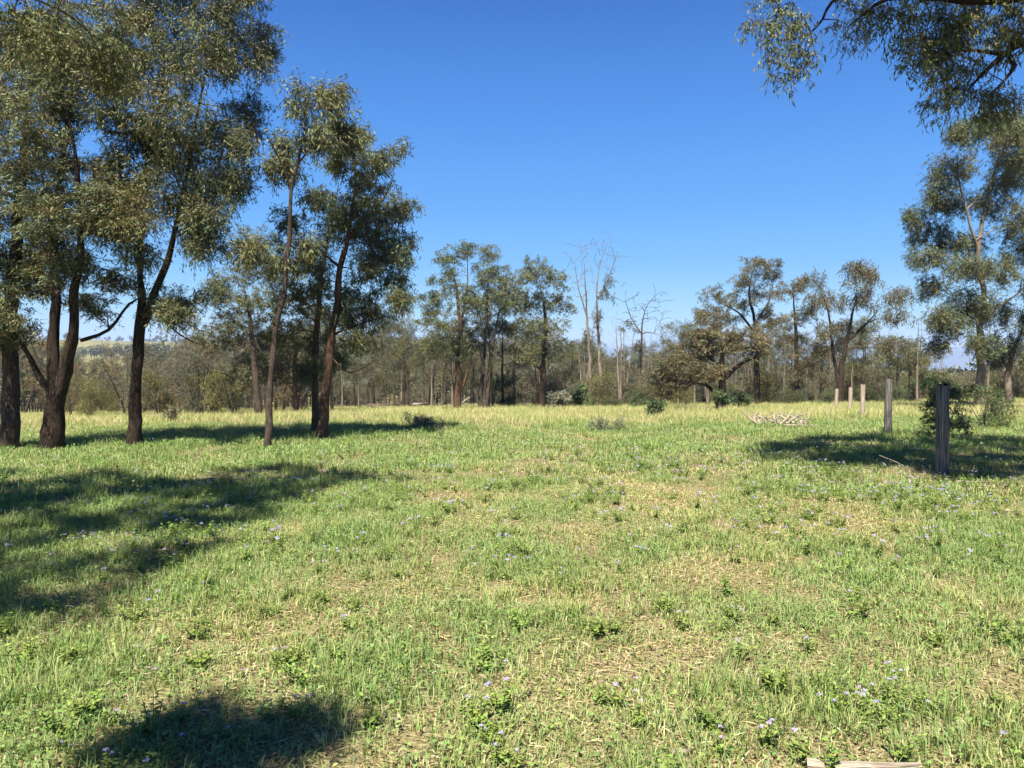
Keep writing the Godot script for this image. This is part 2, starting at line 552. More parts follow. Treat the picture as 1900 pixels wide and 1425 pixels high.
const TREES := [
	{"called": "gum_tree", "label": "stout brown-barked gum with straight trunk beside the multi-stemmed gum", "style": "gum", "x": -10.18, "d": 15.47, "leaf": 1,
		"stems": [[[0,-0.15,0,0.238],[0.04,0.35,0,0.195],[0.12,1.44,0,0.162],[0.13,2.52,0,0.141],[0.29,4.12,0,0.119],[0.5,5.72,0,0.097],[0.6,7.29,0,0.065]]],
		"lobes": [[0.04,2.95,0.07,0.73,0.73,0.73,30],[0.6,3.8,-0.31,0.73,0.73,0.73,30],[0.2,4.87,0.78,0.85,0.73,0.79,33],[0.87,5.72,-0.48,0.73,0.73,0.73,30],[0.37,6.77,0.53,0.97,0.85,0.91,39],[1.03,7.61,0.16,0.73,0.61,0.67,27],[0.31,8.23,-0.51,0.85,0.61,0.73,30],[-0.68,4.12,0.47,0.97,1.09,1.03,45],[-0.82,6.24,-0.56,1.09,1.09,1.09,49],[0.34,2.19,0.31,0.49,0.3,0.39,17],[-0.55,7.92,-0.49,0.97,0.73,0.85,36],[0.63,4.66,-0.44,0.61,0.61,0.61,25],[1.22,6.56,0.29,0.61,0.61,0.61,25],[0.56,2.52,1.16,0.55,0.3,0.42,17],[0.17,3.8,-0.37,0.73,0.61,0.67,27],[1.14,3.8,-0.15,0.67,0.42,0.55,22],[-0.42,2.3,0.73,0.61,0.42,0.52,21]]},
	{"called": "gum_tree", "label": "dark gum forking low into three stems above one thick base", "style": "gum", "x": -9.11, "d": 15.17, "leaf": 1,
		"stems": [[[0,-0.15,0,0.255],[0.03,0.35,0,0.212],[0.06,0.67,0,0.196],[0.11,1.05,0,0.18],[0.09,1.84,0,0.117],[0.16,2.9,0,0.106],[0.16,4.05,0,0.085],[0.3,5.3,0,0.064],[0.54,6.65,0,0.048],[0.68,7.77,0,0.032]],[[0.13,0.94,0,0.138],[0.46,1.79,0.16,0.127],[0.69,2.32,0.31,0.106],[0.82,3.11,0.47,0.09],[1.03,3.95,0.63,0.074],[1.08,5.3,0.78,0.053],[0.96,6.65,0.94,0.042]],[[0.07,0.99,0,0.074],[-0.23,1.53,0.03,0.064],[-0.48,2.06,0.05,0.048],[-0.73,2.48,0.08,0.032]],[[0.63,2.16,0,0.042],[1.17,2.37,-0.04,0.037],[1.55,2.88,-0.07,0.027],[1.9,3.06,-0.11,0.021]]],
		"lobes": [[0.69,4.37,1.34,0.71,0.59,0.65,27],[1.24,5.3,-0.4,0.71,0.71,0.71,30],[0.42,6.03,1.12,0.83,0.71,0.77,32],[0.87,7.06,0.05,0.83,0.71,0.77,32],[1.48,6.34,-0.22,0.59,0.59,0.59,24],[0.07,4.58,-0.27,0.59,0.59,0.59,24],[-0.29,3.32,0.09,0.48,0.48,0.48,20],[1.3,7.67,1.04,0.83,0.71,0.77,32],[0.69,8.08,-0.15,0.71,0.59,0.65,27],[1.71,7.37,0.6,0.59,0.59,0.59,24],[0.93,3.53,0.71,0.36,0.3,0.33,15],[1.51,3.32,0.21,0.3,0.21,0.26,13],[-0.63,2.58,0.54,0.42,0.3,0.36,15],[1.42,8.49,-0.37,0.71,0.48,0.59,24],[0.65,2.9,-0.38,0.48,0.3,0.39,16],[1.11,4.32,-0.1,0.53,0.42,0.48,20],[1.54,4.73,0.79,0.53,0.42,0.48,20],[-0.12,5.3,0.31,0.59,0.53,0.56,23],[0.34,7.06,0.1,0.59,0.53,0.56,23]]},
	{"called": "gum_tree", "label": "tall dark-trunked gum splitting into two upright stems at mid height", "style": "gum", "x": -7.63, "d": 15.44, "leaf": 1,
		"stems": [[[0,-0.15,0,0.157],[0.03,0.31,0,0.13],[0.08,1.17,0,0.113],[0.17,2.04,0,0.113],[0.22,2.47,0,0.119],[0.24,3.33,0,0.07],[0.22,4.39,0,0.059],[0.37,5.45,0,0.049],[0.72,6.92,0,0.038],[0.86,8.17,0,0.027]],[[0.28,2.42,0,0.086],[0.59,3.22,0.03,0.076],[0.93,4.13,0.06,0.059],[1.17,5.14,0.09,0.049],[1.46,6.5,0.12,0.038],[1.8,7.86,0.15,0.027]],[[0.44,2.74,0,0.027],[0.95,2.25,-0.02,0.022],[1.37,2.04,-0.03,0.016]]],
		"lobes": [[0.96,2.9,0.04,0.61,0.39,0.5,21],[1.33,2.56,1.05,0.34,0.19,0.27,13],[0.66,3.75,0.86,0.39,0.27,0.33,15],[1.76,5.35,-0.07,0.73,0.48,0.61,25],[2.18,5.14,0.6,0.48,0.36,0.42,18],[1.52,4.29,0.5,0.54,0.36,0.45,19],[2.06,4.39,1.22,0.36,0.27,0.31,15],[1,4.82,0.92,0.54,0.48,0.51,22],[0.7,5.87,0.02,0.61,0.54,0.57,24],[1.56,6.29,1.43,0.73,0.61,0.67,28],[2.21,6.61,-0.33,0.54,0.54,0.54,23],[2.44,7.55,0.28,0.54,0.54,0.54,23],[1.79,7.34,0.98,0.73,0.61,0.67,28],[1.27,7.86,-0.26,0.73,0.61,0.67,28],[2.02,8.28,0.43,0.73,0.48,0.61,25],[2.64,8.17,-0.49,0.34,0.48,0.41,18],[0.74,7.45,0.79,0.61,0.73,0.67,28],[0.29,6.71,0.99,0.61,0.61,0.61,26],[0.05,5.35,0.6,0.54,0.48,0.51,22],[0.02,4.29,1.22,0.48,0.36,0.42,18],[1.08,8.59,0.07,0.97,0.36,0.67,26],[2.41,5.77,0.85,0.36,0.27,0.31,15],[1.62,9.41,0.64,1.09,0.61,0.85,36],[0.78,9.31,0.61,0.85,0.61,0.73,31],[2.56,8.9,0.36,0.48,0.48,0.48,21],[0.35,4.61,1.14,0.51,0.36,0.44,19],[0.78,4.34,1.36,0.48,0.34,0.41,18],[1.23,5.66,0.4,0.58,0.46,0.52,22],[2.09,5.98,0.79,0.48,0.39,0.44,19],[0.38,5.98,-0.45,0.54,0.48,0.51,22],[1.95,3.86,0.86,0.42,0.27,0.34,15],[1.75,4.76,0.75,0.54,0.34,0.44,19]]},
	{"called": "gum_tree", "label": "thin leaning gum with a sparse tuft of leaves at its top", "style": "gum", "x": -4.78, "d": 14.93, "leaf": 1,
		"stems": [[[0,-0.15,0,0.078],[0.04,0.4,0,0.068],[0.1,1.34,0,0.063],[0.24,2.39,0,0.057],[0.41,3.21,0,0.052],[0.5,4.24,0,0.047],[0.57,5.06,0,0.037],[0.71,5.57,0,0.031],[0.82,6.08,0,0.026],[0.87,6.59,0,0.021],[0.96,6.99,0,0.016]],[[0.55,5.01,0,0.026],[0.36,5.57,0.17,0.021],[0.19,5.93,0.35,0.016]],[[0.68,5.47,0,0.021],[1.07,5.86,0.11,0.016],[1.43,6.18,0.23,0.013]]],
		"lobes": [[1.08,6.84,-0.27,0.44,0.21,0.33,11],[1.47,6.59,-0.14,0.2,0.33,0.26,10],[0.79,6.64,0.21,0.21,0.35,0.28,10],[1.26,6.29,-0.59,0.28,0.19,0.23,10],[0.88,5.96,-0.05,0.23,0.14,0.19,9],[0.34,5.42,-0.41,0.21,0.14,0.18,9],[0.08,5.47,-0.47,0.21,0.18,0.19,9],[0.24,5.9,-0.54,0.16,0.12,0.14,9],[1.22,5.86,0.33,0.23,0.13,0.18,9],[1.54,5.98,-0.46,0.16,0.23,0.2,9],[0.73,3.94,-0.31,0.33,0.21,0.27,10],[0.16,3.52,-0.13,0.26,0.19,0.22,10],[-0.15,3.78,0.46,0.26,0.21,0.23,10]]},
	{"called": "gum_tree", "label": "orange-brown gum leaning beside a darker trunk, with a broad leafy crown", "style": "gum", "x": -4.22, "d": 16.93, "leaf": 1,
		"stems": [[[0,-0.15,0,0.136],[0.03,0.26,0,0.113],[0.13,1.09,0,0.101],[0.25,2.04,0,0.095],[0.39,2.99,0,0.089],[0.48,3.81,0,0.071],[0.64,4.39,0,0.059],[0.76,5.09,0,0.047],[0.83,5.67,0,0.036],[0.8,6.36,0,0.024]],[[0.64,4.39,0,0.036],[1.05,4.86,-0.15,0.03],[1.47,5.44,-0.29,0.024],[1.59,5.9,-0.44,0.018]],[[0.47,3.75,0,0.036],[0.11,4.04,-0.02,0.024],[-0.18,4.39,-0.04,0.018]],[[0.3,2.28,0,0.03],[0.86,2.51,0.02,0.024],[1.51,2.69,0.03,0.018]],[[0.22,1.81,0,0.024],[0.67,1.45,0.13,0.018],[1.26,1.71,0.27,0.012]]],
		"lobes": [[1.53,6.02,0.48,0.46,0.37,0.42,16],[1.3,5.55,0.55,0.53,0.42,0.48,17],[1.7,5.03,-0.34,0.44,0.34,0.39,15],[1.17,4.86,-0.13,0.6,0.46,0.53,19],[0.59,5.09,-0.21,0.66,0.46,0.56,20],[0.18,5.09,0.58,0.4,0.29,0.34,14],[0.65,5.84,0.69,0.42,0.32,0.37,14],[0.78,6.59,-0.53,0.32,0.32,0.32,13],[0.23,4.62,-0.49,0.53,0.4,0.46,17],[0.93,4.27,-0.41,0.6,0.46,0.53,19],[1.52,4.39,-0.4,0.53,0.46,0.5,18],[1.78,4.04,-0.02,0.33,0.33,0.33,14],[1.28,3.69,0.13,0.6,0.46,0.53,19],[1.75,3.51,-0.36,0.33,0.29,0.31,13],[0.69,3.22,-0.75,0.53,0.4,0.46,17],[1.15,2.87,-0.12,0.66,0.37,0.52,18],[0.56,2.63,-0.2,0.46,0.29,0.38,15],[-0.02,3.69,0.1,0.46,0.4,0.43,16],[1.89,2.99,0.69,0.19,0.13,0.16,10],[0.85,2.16,0.29,0.5,0.24,0.37,14]]},
	{"called": "gum_tree", "label": "straight black-trunked gum standing hard against the orange leaning gum", "style": "gum", "x": -4.64, "d": 18.08, "leaf": 1,
		"stems": [[[0,-0.15,0,0.12],[0,0.33,0,0.095],[0.02,1.35,0,0.082],[0.09,2.61,0,0.076],[0.21,3.86,0,0.057],[0.43,4.86,0,0.044],[0.63,5.86,0,0.032]]],
		"lobes": [[-0.26,4.11,0.02,0.57,0.45,0.51,15],[-0.53,3.11,0.15,0.57,0.45,0.51,15],[-0.79,2.36,0.22,0.43,0.4,0.41,13],[0.09,2.11,-0.56,0.5,0.4,0.45,14],[0.23,3.11,0.5,0.5,0.4,0.45,14],[-0.11,1.47,0.35,0.4,0.28,0.34,12],[0.53,1.6,0.47,0.43,0.26,0.34,12],[-0.44,4.86,0.37,0.43,0.31,0.37,13]]},
	{"called": "bush_gum", "label": "dense olive bush gum behind the thin leaning gum", "style": "olive", "x": -10.89, "d": 33, "leaf": 1.25,
		"stems": [[[0,-0.15,0,0.185],[-0.09,1.73,0,0.139],[-0.28,4.04,0,0.104],[-0.6,5.87,0,0.069]]],
		"lobes": [[-1.3,4.95,-0.28,1.35,1.08,1.22,40],[-1.79,3.58,-0.27,1.05,0.96,1.01,32],[-0.64,3.58,-1.04,1.35,1.08,1.22,40],[0.08,4.95,0.35,1.2,1.14,1.17,38],[-0.89,1.96,-1.15,1.2,0.78,0.99,31],[0.51,3.12,-1.14,0.9,1.08,0.99,31],[-0.13,6.33,-0.77,1.2,0.96,1.08,35],[1.01,5.87,-0.89,1.05,0.96,1.01,32],[-1.75,5.64,-0.42,0.9,0.66,0.78,24],[-0.34,7.69,-1.18,1.14,0.78,0.96,30]]},
	{"called": "bush_gum", "label": "olive bush gum with twin dark stems behind the orange leaning gum", "style": "olive", "x": -9.88, "d": 35, "leaf": 1.25,
		"stems": [[[0,-0.15,0,0.147],[0.03,2.25,0,0.11],[0.23,4.21,0,0.086]],[[0,0.29,0,0.11],[0.45,2.25,-0.17,0.086],[0.95,3.72,-0.35,0.061]]],
		"lobes": [[-0.15,3.23,-0.75,1.21,1.15,1.18,38],[0.41,4.94,-0.86,1.02,1.15,1.08,35],[-0.78,2.01,-0.29,1.02,0.7,0.86,27],[1.06,2.01,-1.03,0.89,0.7,0.8,25],[1.32,3.72,0.81,0.96,0.8,0.88,27]]},
	{"called": "paddock_edge_gum", "label": "tall gum with patchy orange-brown trunk at the paddock edge", "style": "farleaf", "x": -2.77, "d": 38, "leaf": 1.3,
		"stems": [[[0,-0.15,0,0.239],[0.06,0.64,0,0.186],[0.17,1.7,0,0.173],[0.12,2.77,0,0.146],[0.2,4.36,0,0.12],[0.07,5.94,0,0.093],[-0.19,7.13,0,0.053]],[[0.11,0.77,0,0.093],[0.59,1.97,0.04,0.08],[0.92,3.3,0.08,0.053]],[[0.17,4.09,0,0.066],[0.55,5.94,-0.12,0.053],[0.56,7.78,-0.25,0.04]]],
		"lobes": [[-0.26,7.52,-0.49,0.83,0.69,0.76,25],[0.56,7.91,-0.3,0.41,0.48,0.45,16],[-0.4,6.21,-0.27,0.97,0.76,0.86,28],[-1.2,5.42,-0.74,0.83,0.62,0.73,24],[0.44,5.42,0.68,0.97,0.76,0.86,28],[-0.67,4.36,0.97,1.11,0.76,0.93,31],[-1.34,3.3,-0.07,0.83,0.76,0.8,26],[0.12,3.3,-0.03,1.04,0.76,0.9,29],[0.7,4.09,-0.81,0.76,0.62,0.69,23],[-1.47,4.62,-0.78,0.52,0.41,0.47,16]]},
	{"called": "paddock_edge_gum", "label": "twin-trunked gum with dark and grey stems at the paddock edge", "style": "farleaf", "x": -1.59, "d": 39, "leaf": 1.3,
		"stems": [[[0,-0.15,0,0.164],[-0.03,0.62,0,0.136],[0.09,1.72,0,0.123],[0.23,3.35,0,0.109],[0.36,5.52,0,0.082],[0.37,7.15,0,0.055]],[[0.27,-0.31,0,0.136],[0.39,1.44,-0.06,0.123],[0.63,3.35,-0.11,0.096],[1.04,5.52,-0.17,0.055]]],
		"lobes": [[0.37,8.09,-0.44,0.64,0.46,0.55,18],[0.23,6.93,0.61,0.78,0.71,0.75,24],[1.05,6.88,-0.63,0.71,0.64,0.67,22],[-0.31,5.79,-0.89,0.99,0.78,0.89,29],[0.64,5.52,0.84,1.17,0.89,1.03,34],[1.32,5.79,0.05,0.85,0.78,0.82,27],[0.23,4.17,-0.66,1.17,0.78,0.98,32],[-0.59,3.35,0.08,0.71,0.5,0.6,20],[1.18,4.44,-0.88,0.71,0.57,0.64,21]]},
	{"called": "paddock_edge_gum", "label": "dark single-trunked gum with flat-topped crown near a dead tree", "style": "farleaf", "x": 1.49, "d": 40, "leaf": 1.3,
		"stems": [[[0,-0.15,0,0.21],[0.05,0.62,0,0.182],[0.14,1.74,0,0.168],[0.19,3.14,0,0.14],[0.24,4.81,0,0.112],[0.04,6.2,0,0.07]],[[0.11,2.02,0,0.07],[-0.79,2.86,0.01,0.056],[-1.35,3.42,0.02,0.042]]],
		"lobes": [[-0.1,7.17,1.09,1.2,0.62,0.91,29],[-0.93,6.75,0.83,0.87,0.66,0.76,25],[0.74,6.75,0.45,0.87,0.66,0.76,25],[-1.21,5.65,-0.55,1.02,0.8,0.91,30],[-0.09,5.65,-0.3,1.09,0.8,0.95,31],[1.02,5.51,-0.76,1.02,0.66,0.84,27],[0.19,4.25,0.62,1.38,0.8,1.09,36],[-0.79,4.25,0.07,0.91,0.66,0.78,25],[-0.79,3.08,0.64,1.02,0.66,0.84,27],[0.75,3.28,-0.39,1.2,0.66,0.93,30]]},
	{"called": "dying_gum", "label": "tall pale dying gum with bare top and one leafy side shoot", "style": "dying", "x": 4.65, "d": 46, "leaf": 1.35,
		"stems": [[[0,-0.15,0,0.145],[0.02,2.49,0,0.113],[-0.15,5.06,0,0.08],[-0.26,6.97,0,0.048],[-0.39,8.88,0,0.016]],[[0.77,0.04,0,0.129],[0.56,3.77,-0.1,0.097],[0.42,6.34,-0.19,0.064],[0.54,8.25,-0.29,0.032],[1.04,9.84,-0.39,0.013]],[[-0.15,5.38,0,0.048],[-0.74,7.29,0.11,0.032],[-0.94,8.57,0.22,0.013]],[[0.45,6.5,0,0.048],[1.11,7.93,0.17,0.032],[1.59,9.36,0.34,0.013]]],
		"lobes": [[-0.49,8.88,0.42,1.46,1.59,1.53,40],[0.53,9.27,0.36,1.26,1.26,1.26,34],[1.5,8.25,0.38,1,1.59,1.3,28],[-0.96,7.61,0.28,0.92,1.26,1.09,20],[0,6.82,-0.32,1.46,1.26,1.36,20],[0.49,5.22,0.02,0.42,0.92,0.67,9,1],[0.96,6.97,-0.17,0.59,0.84,0.71,8,1],[0.01,4.26,-0.56,0.59,0.5,0.54,5,1],[1.18,7.45,-0.56,0.33,0.5,0.42,3,1]]},
	{"called": "dying_gum", "label": "bare grey dying gum with wide forked top", "style": "dying", "x": 7.75, "d": 46, "leaf": 1.35,
		"stems": [[[0,-0.15,0,0.129],[-0.08,2.44,0,0.097],[-0.03,3.73,0,0.072],[0.02,5.01,0,0.048],[0.34,6.13,0,0.024],[1.07,6.93,0,0.013]],[[0,4.37,0,0.048],[-0.62,5.33,-0.08,0.032],[-1.01,6.45,-0.15,0.013]]],
		"lobes": [[-0.75,6.03,-0.25,1.26,1.17,1.21,30],[0.78,6.35,0.2,1.26,1.05,1.15,30],[0.12,5.17,0.48,1.26,0.84,1.05,20],[1.08,5.33,-0.06,0.92,1.05,0.98,18],[-0.75,4.85,0.46,0.5,0.5,0.5,4,1],[-0.35,3.73,0.51,0.59,0.59,0.59,4,1]]},
	{"called": "spreading_gum", "label": "low spreading gum with crooked limb reaching sideways near the ground", "style": "bronze", "x": 8.94, "d": 33, "leaf": 1.3,
		"stems": [[[0,-0.15,0,0.254],[0.02,0.31,0,0.208],[0.08,0.77,0,0.185],[0.07,1.7,0,0.15],[0.11,2.51,0,0.104],[-0.06,3.08,0,0.069]],[[-0.03,0.49,0,0.104],[-0.62,1.1,0.16,0.081],[-1.2,1.19,0.32,0.069],[-1.77,0.84,0.48,0.046]],[[0.12,1.35,0,0.104],[0.76,1.93,-0.05,0.092],[1.45,2.27,-0.09,0.058],[2.14,2.51,-0.14,0.035]],[[0.07,1.93,0,0.069],[-0.63,2.39,-0.1,0.058],[-1.1,3.08,-0.2,0.035]]],
		"lobes": [[-1.78,1.47,-0.35,0.99,0.66,0.83,28],[-1.09,2.39,-0.39,0.99,0.78,0.89,31],[-0.18,2.85,-0.38,0.99,0.66,0.83,28],[-0.87,3.31,0.16,0.84,0.54,0.69,23],[-2.01,2.16,0.51,0.84,0.66,0.75,26],[0.75,2.85,0.43,0.84,0.6,0.72,24],[1.44,2.62,-0.03,0.84,0.54,0.69,23],[-2.23,0.96,0.2,0.6,0.42,0.51,18],[-0.62,1.7,0.38,0.66,0.48,0.57,20],[-2.59,1.47,-0.53,0.54,0.42,0.48,17]]},
	{"called": "paddock_edge_gum", "label": "airy broad-crowned gum rising behind the low spreading gum", "style": "bronze", "x": 14.04, "d": 44, "leaf": 1.35,
		"stems": [[[0,-0.15,0,0.2],[-0.02,1.65,0,0.169],[-0.05,3.19,0,0.139],[-0.23,5.03,0,0.108],[-0.56,6.56,0,0.077],[-0.33,7.78,0,0.046]],[[-0.15,4.12,0,0.077],[-1.15,5.34,0.06,0.062],[-2.39,5.95,0.11,0.046]],[[-0.16,4.73,0,0.062],[0.52,5.95,0.14,0.046],[0.72,7.17,0.29,0.038]]],
		"lobes": [[-0.27,7.93,0.93,1.12,0.56,0.84,23],[-1.18,7.17,0.82,1.12,0.64,0.88,25],[0.65,7.48,-0.07,0.8,0.64,0.72,21],[-2.09,6.41,-1.06,1.12,0.56,0.84,23],[0.37,6.26,0.95,1.12,0.72,0.92,26],[-0.86,5.95,-0.55,1.28,0.72,1,28],[-2.99,5.34,0.99,0.96,0.52,0.74,21],[-3.6,4.97,1.55,0.56,0.44,0.5,15],[-1.76,4.97,-0.34,1.12,0.64,0.88,25],[0.69,5.03,-0.32,0.96,0.64,0.8,23],[-0.21,4.05,1.47,1.12,0.72,0.92,26],[-2.06,4.12,0.74,1,0.56,0.78,22]]},
	{"called": "paddock_edge_gum", "label": "umbrella-crowned gum with forked dark stems behind the fence line", "style": "bronze", "x": 18.31, "d": 43, "leaf": 1.35,
		"stems": [[[0,-0.15,0,0.196],[0.06,1.57,0,0.166],[0.27,3.07,0,0.135],[0.54,4.57,0,0.105],[0.87,6.06,0,0.06]],[[-0.05,1.11,0,0.12],[-0.4,3.37,-0.12,0.09],[-0.61,5.17,-0.23,0.06],[-1.09,6.51,-0.35,0.045]],[[0.38,3.52,0,0.075],[1.5,4.57,-0.13,0.06],[2.38,5.47,-0.26,0.045]]],
		"lobes": [[-1.1,6.96,-1.16,0.94,0.63,0.78,22],[-0.06,7.41,1.34,0.94,0.47,0.7,20],[0.84,7.26,1.02,0.94,0.51,0.72,20],[1.75,6.81,-1.18,1.1,0.63,0.86,24],[2.66,6.06,1.08,0.94,0.63,0.78,22],[2.39,4.87,1.6,0.94,0.55,0.74,21],[1.17,5.77,0.52,1.25,0.63,0.94,26],[-0.33,5.77,-0.5,1.1,0.63,0.86,24],[-1.53,5.77,0.16,0.78,0.55,0.67,19],[0.91,4.21,-1.23,1.25,0.63,0.94,26],[0.02,3.31,-1.61,1.1,0.55,0.82,23],[1.88,3.37,1.56,0.94,0.55,0.74,21],[-0.9,4.21,0.5,0.86,0.55,0.7,20]]},
	{"called": "paddock_edge_gum", "label": "narrow brownish gum between the airy gum and the umbrella-crowned gum", "style": "bronze", "x": 17.1, "d": 46, "leaf": 1.35,
		"stems": [[[0,-0.15,0,0.161],[-0.12,3.27,0,0.129],[-0.26,5.51,0,0.08],[-0.45,7.11,0,0.048]]],
		"lobes": [[-0.44,6.79,0.04,0.71,0.75,0.73,21],[-0.09,5.19,0.66,0.92,0.75,0.84,24],[-0.55,3.91,-0.1,0.92,0.84,0.88,25],[0.27,2.94,0.57,1.05,0.75,0.9,26],[-0.03,1.82,0.5,0.84,0.75,0.8,23],[-0.99,4.87,-0.44,0.67,0.59,0.63,18]]},
	{"called": "paddock_edge_gum", "label": "small flat-crowned gum between the umbrella-crowned gum and the tall gum", "style": "farleaf", "x": 23.88, "d": 46, "leaf": 1.35,
		"stems": [[[0,-0.15,0,0.129],[-0.04,1.56,0,0.113],[-0.07,2.84,0,0.08]],[[-0.05,1.88,0,0.064],[-1.03,2.68,-0.09,0.048],[-1.69,3.16,-0.17,0.032]]],
		"lobes": [[-1.05,3.49,-0.51,1.38,0.5,0.94,25],[0.23,3.49,-0.64,1.05,0.5,0.77,21],[-1.68,2.68,0.21,1,0.5,0.75,21],[0.89,2.84,-0.59,1,0.59,0.8,22],[-0.38,2.46,-0.2,1,0.5,0.75,21]]},
	{"called": "gum_tree", "label": "tall pale-trunked gum with layered open crown beyond the wire fence", "style": "gum", "x": 18.21, "d": 30, "leaf": 1.1,
		"stems": [[[0,-0.15,0,0.21],[0,0.62,0,0.178],[0.06,1.68,0,0.157],[-0.03,3.14,0,0.136],[0.08,4.6,0,0.115],[-0.18,6.26,0,0.094],[0.09,7.91,0,0.073],[0.45,9.55,0,0.052],[0.58,10.78,0,0.031]],[[0.01,3.35,0,0.084],[0.62,3.93,-0.13,0.063],[1.65,4.6,-0.26,0.042],[2.46,5.43,-0.39,0.031]],[[-0.18,6.22,0,0.063],[-0.73,7.5,0.14,0.052],[-1.19,8.94,0.29,0.042],[-1.31,9.76,0.43,0.031]],[[-0.04,5.02,0,0.052],[-0.9,5.85,-0.05,0.042],[-1.84,6.05,-0.1,0.031]]],
		"lobes": [[0.41,11.09,-0.11,1.17,0.41,0.79,39],[1.05,10.58,0.22,1.04,0.6,0.82,44],[-1.64,10.27,1.05,0.55,0.3,0.42,21],[-0.62,10.78,-0.21,0.66,0.38,0.52,26],[0.24,9.96,1.09,1.04,0.6,0.82,44],[-1.2,9.35,0,0.9,0.6,0.75,40],[1.09,9.14,0.08,0.9,0.76,0.83,47],[-1.8,8.53,0.06,0.55,0.6,0.57,30],[-0.75,8.12,-1.25,1.04,0.6,0.82,44],[0.29,8.12,-0.16,0.9,0.6,0.75,40],[-2.19,7.5,-0.82,0.6,0.35,0.48,24],[-1.34,6.88,-1.29,0.9,0.49,0.7,36],[1.15,7.29,0.78,0.9,0.6,0.75,40],[-0.29,6.47,-0.85,1.04,0.6,0.82,44],[-2.15,5.85,-0.07,0.68,0.44,0.56,29],[-1.09,5.43,0.59,0.9,0.49,0.7,36],[0.58,5.43,0.15,1.04,0.6,0.82,44],[-1.8,4.71,-0.45,0.55,0.38,0.46,24],[-0.43,4.18,0.05,1.04,0.55,0.79,42],[-1.25,3.35,0.14,0.9,0.49,0.7,36],[-1.88,3.56,0.74,0.55,0.44,0.49,25],[0.84,3.77,-1.02,1.04,0.6,0.82,44],[-1.64,2.51,0.16,0.41,0.27,0.34,18],[2.21,6.67,-0.65,1.09,1.09,1.09,66],[2.11,9.55,-0.58,1.09,1.09,1.09,66],[-0.38,2.51,0.71,0.66,0.44,0.55,28]]},
	{"called": "gum_tree", "label": "dark twisted gum with low fork close beside the tall pale-trunked gum", "style": "gum", "x": 20.7, "d": 32, "leaf": 1.15,
		"stems": [[[0,-0.15,0,0.168],[-0.08,1.27,0,0.134],[-0.05,1.71,0,0.123],[0.22,2.61,0,0.09],[0.63,3.72,0,0.067],[1.02,5.28,0,0.045]],[[-0.09,1.6,0,0.078],[-0.56,2.39,0,0.056],[-0.7,3.28,0.01,0.034]]],
		"lobes": [[-0.34,2.61,0.13,0.76,0.52,0.64,23],[0.42,3.28,0.53,0.82,0.58,0.7,25],[0.34,2.16,0.85,0.7,0.47,0.58,21],[1.05,4.39,-0.12,1.16,1.02,1.09,41],[1.12,5.72,0.23,1.31,1.16,1.24,48],[-0.78,2.16,0.01,0.52,0.41,0.47,17]]},
	{"called": "gum_tree", "label": "gum reaching long leafy limbs overhead across the fence line", "style": "near", "x": 9, "d": 8.2, "leaf": 0.85,
		"stems": [[[0,-0.15,0,0.26],[-0.1,1.5,0.1,0.22],[-0.25,3,0.1,0.19],[-0.4,4.4,0,0.15],[-0.5,6,0.1,0.11],[-0.4,7.6,0,0.07],[-0.3,8.8,0.1,0.04]],[[-0.25,3.1,0.1,0.1],[-2.48,4.78,-0.2,0.075],[-3.04,4.94,-0.4,0.06],[-3.36,4.92,-0.5,0.05],[-3.53,4.81,-0.5,0.042],[-3.83,4.56,-0.4,0.026],[-4.06,4.34,-0.3,0.014]],[[-0.38,4.2,0,0.12],[-2.68,5.45,-0.2,0.09],[-3.23,5.43,-0.4,0.08],[-3.76,5.44,-0.6,0.07],[-4.25,5.52,-0.7,0.05],[-4.69,5.54,-0.8,0.034],[-4.96,5.37,-0.8,0.022],[-5.16,5.21,-0.8,0.012]],[[-4.6,5.55,-0.8,0.03],[-5,5.6,-0.8,0.026],[-5.33,5.5,-0.8,0.02],[-5.43,5.31,-0.8,0.016],[-5.6,5.14,-0.8,0.01],[-5.79,5.09,-0.8,0.007]],[[-3.52,4.81,-0.5,0.03],[-3.5,4.65,-0.4,0.022],[-3.67,4.44,-0.3,0.014],[-3.79,4.31,-0.3,0.01]],[[-3.55,4.8,-0.5,0.03],[-3.68,4.87,-0.6,0.022],[-3.93,4.92,-0.7,0.015],[-4.15,4.88,-0.8,0.009]]],
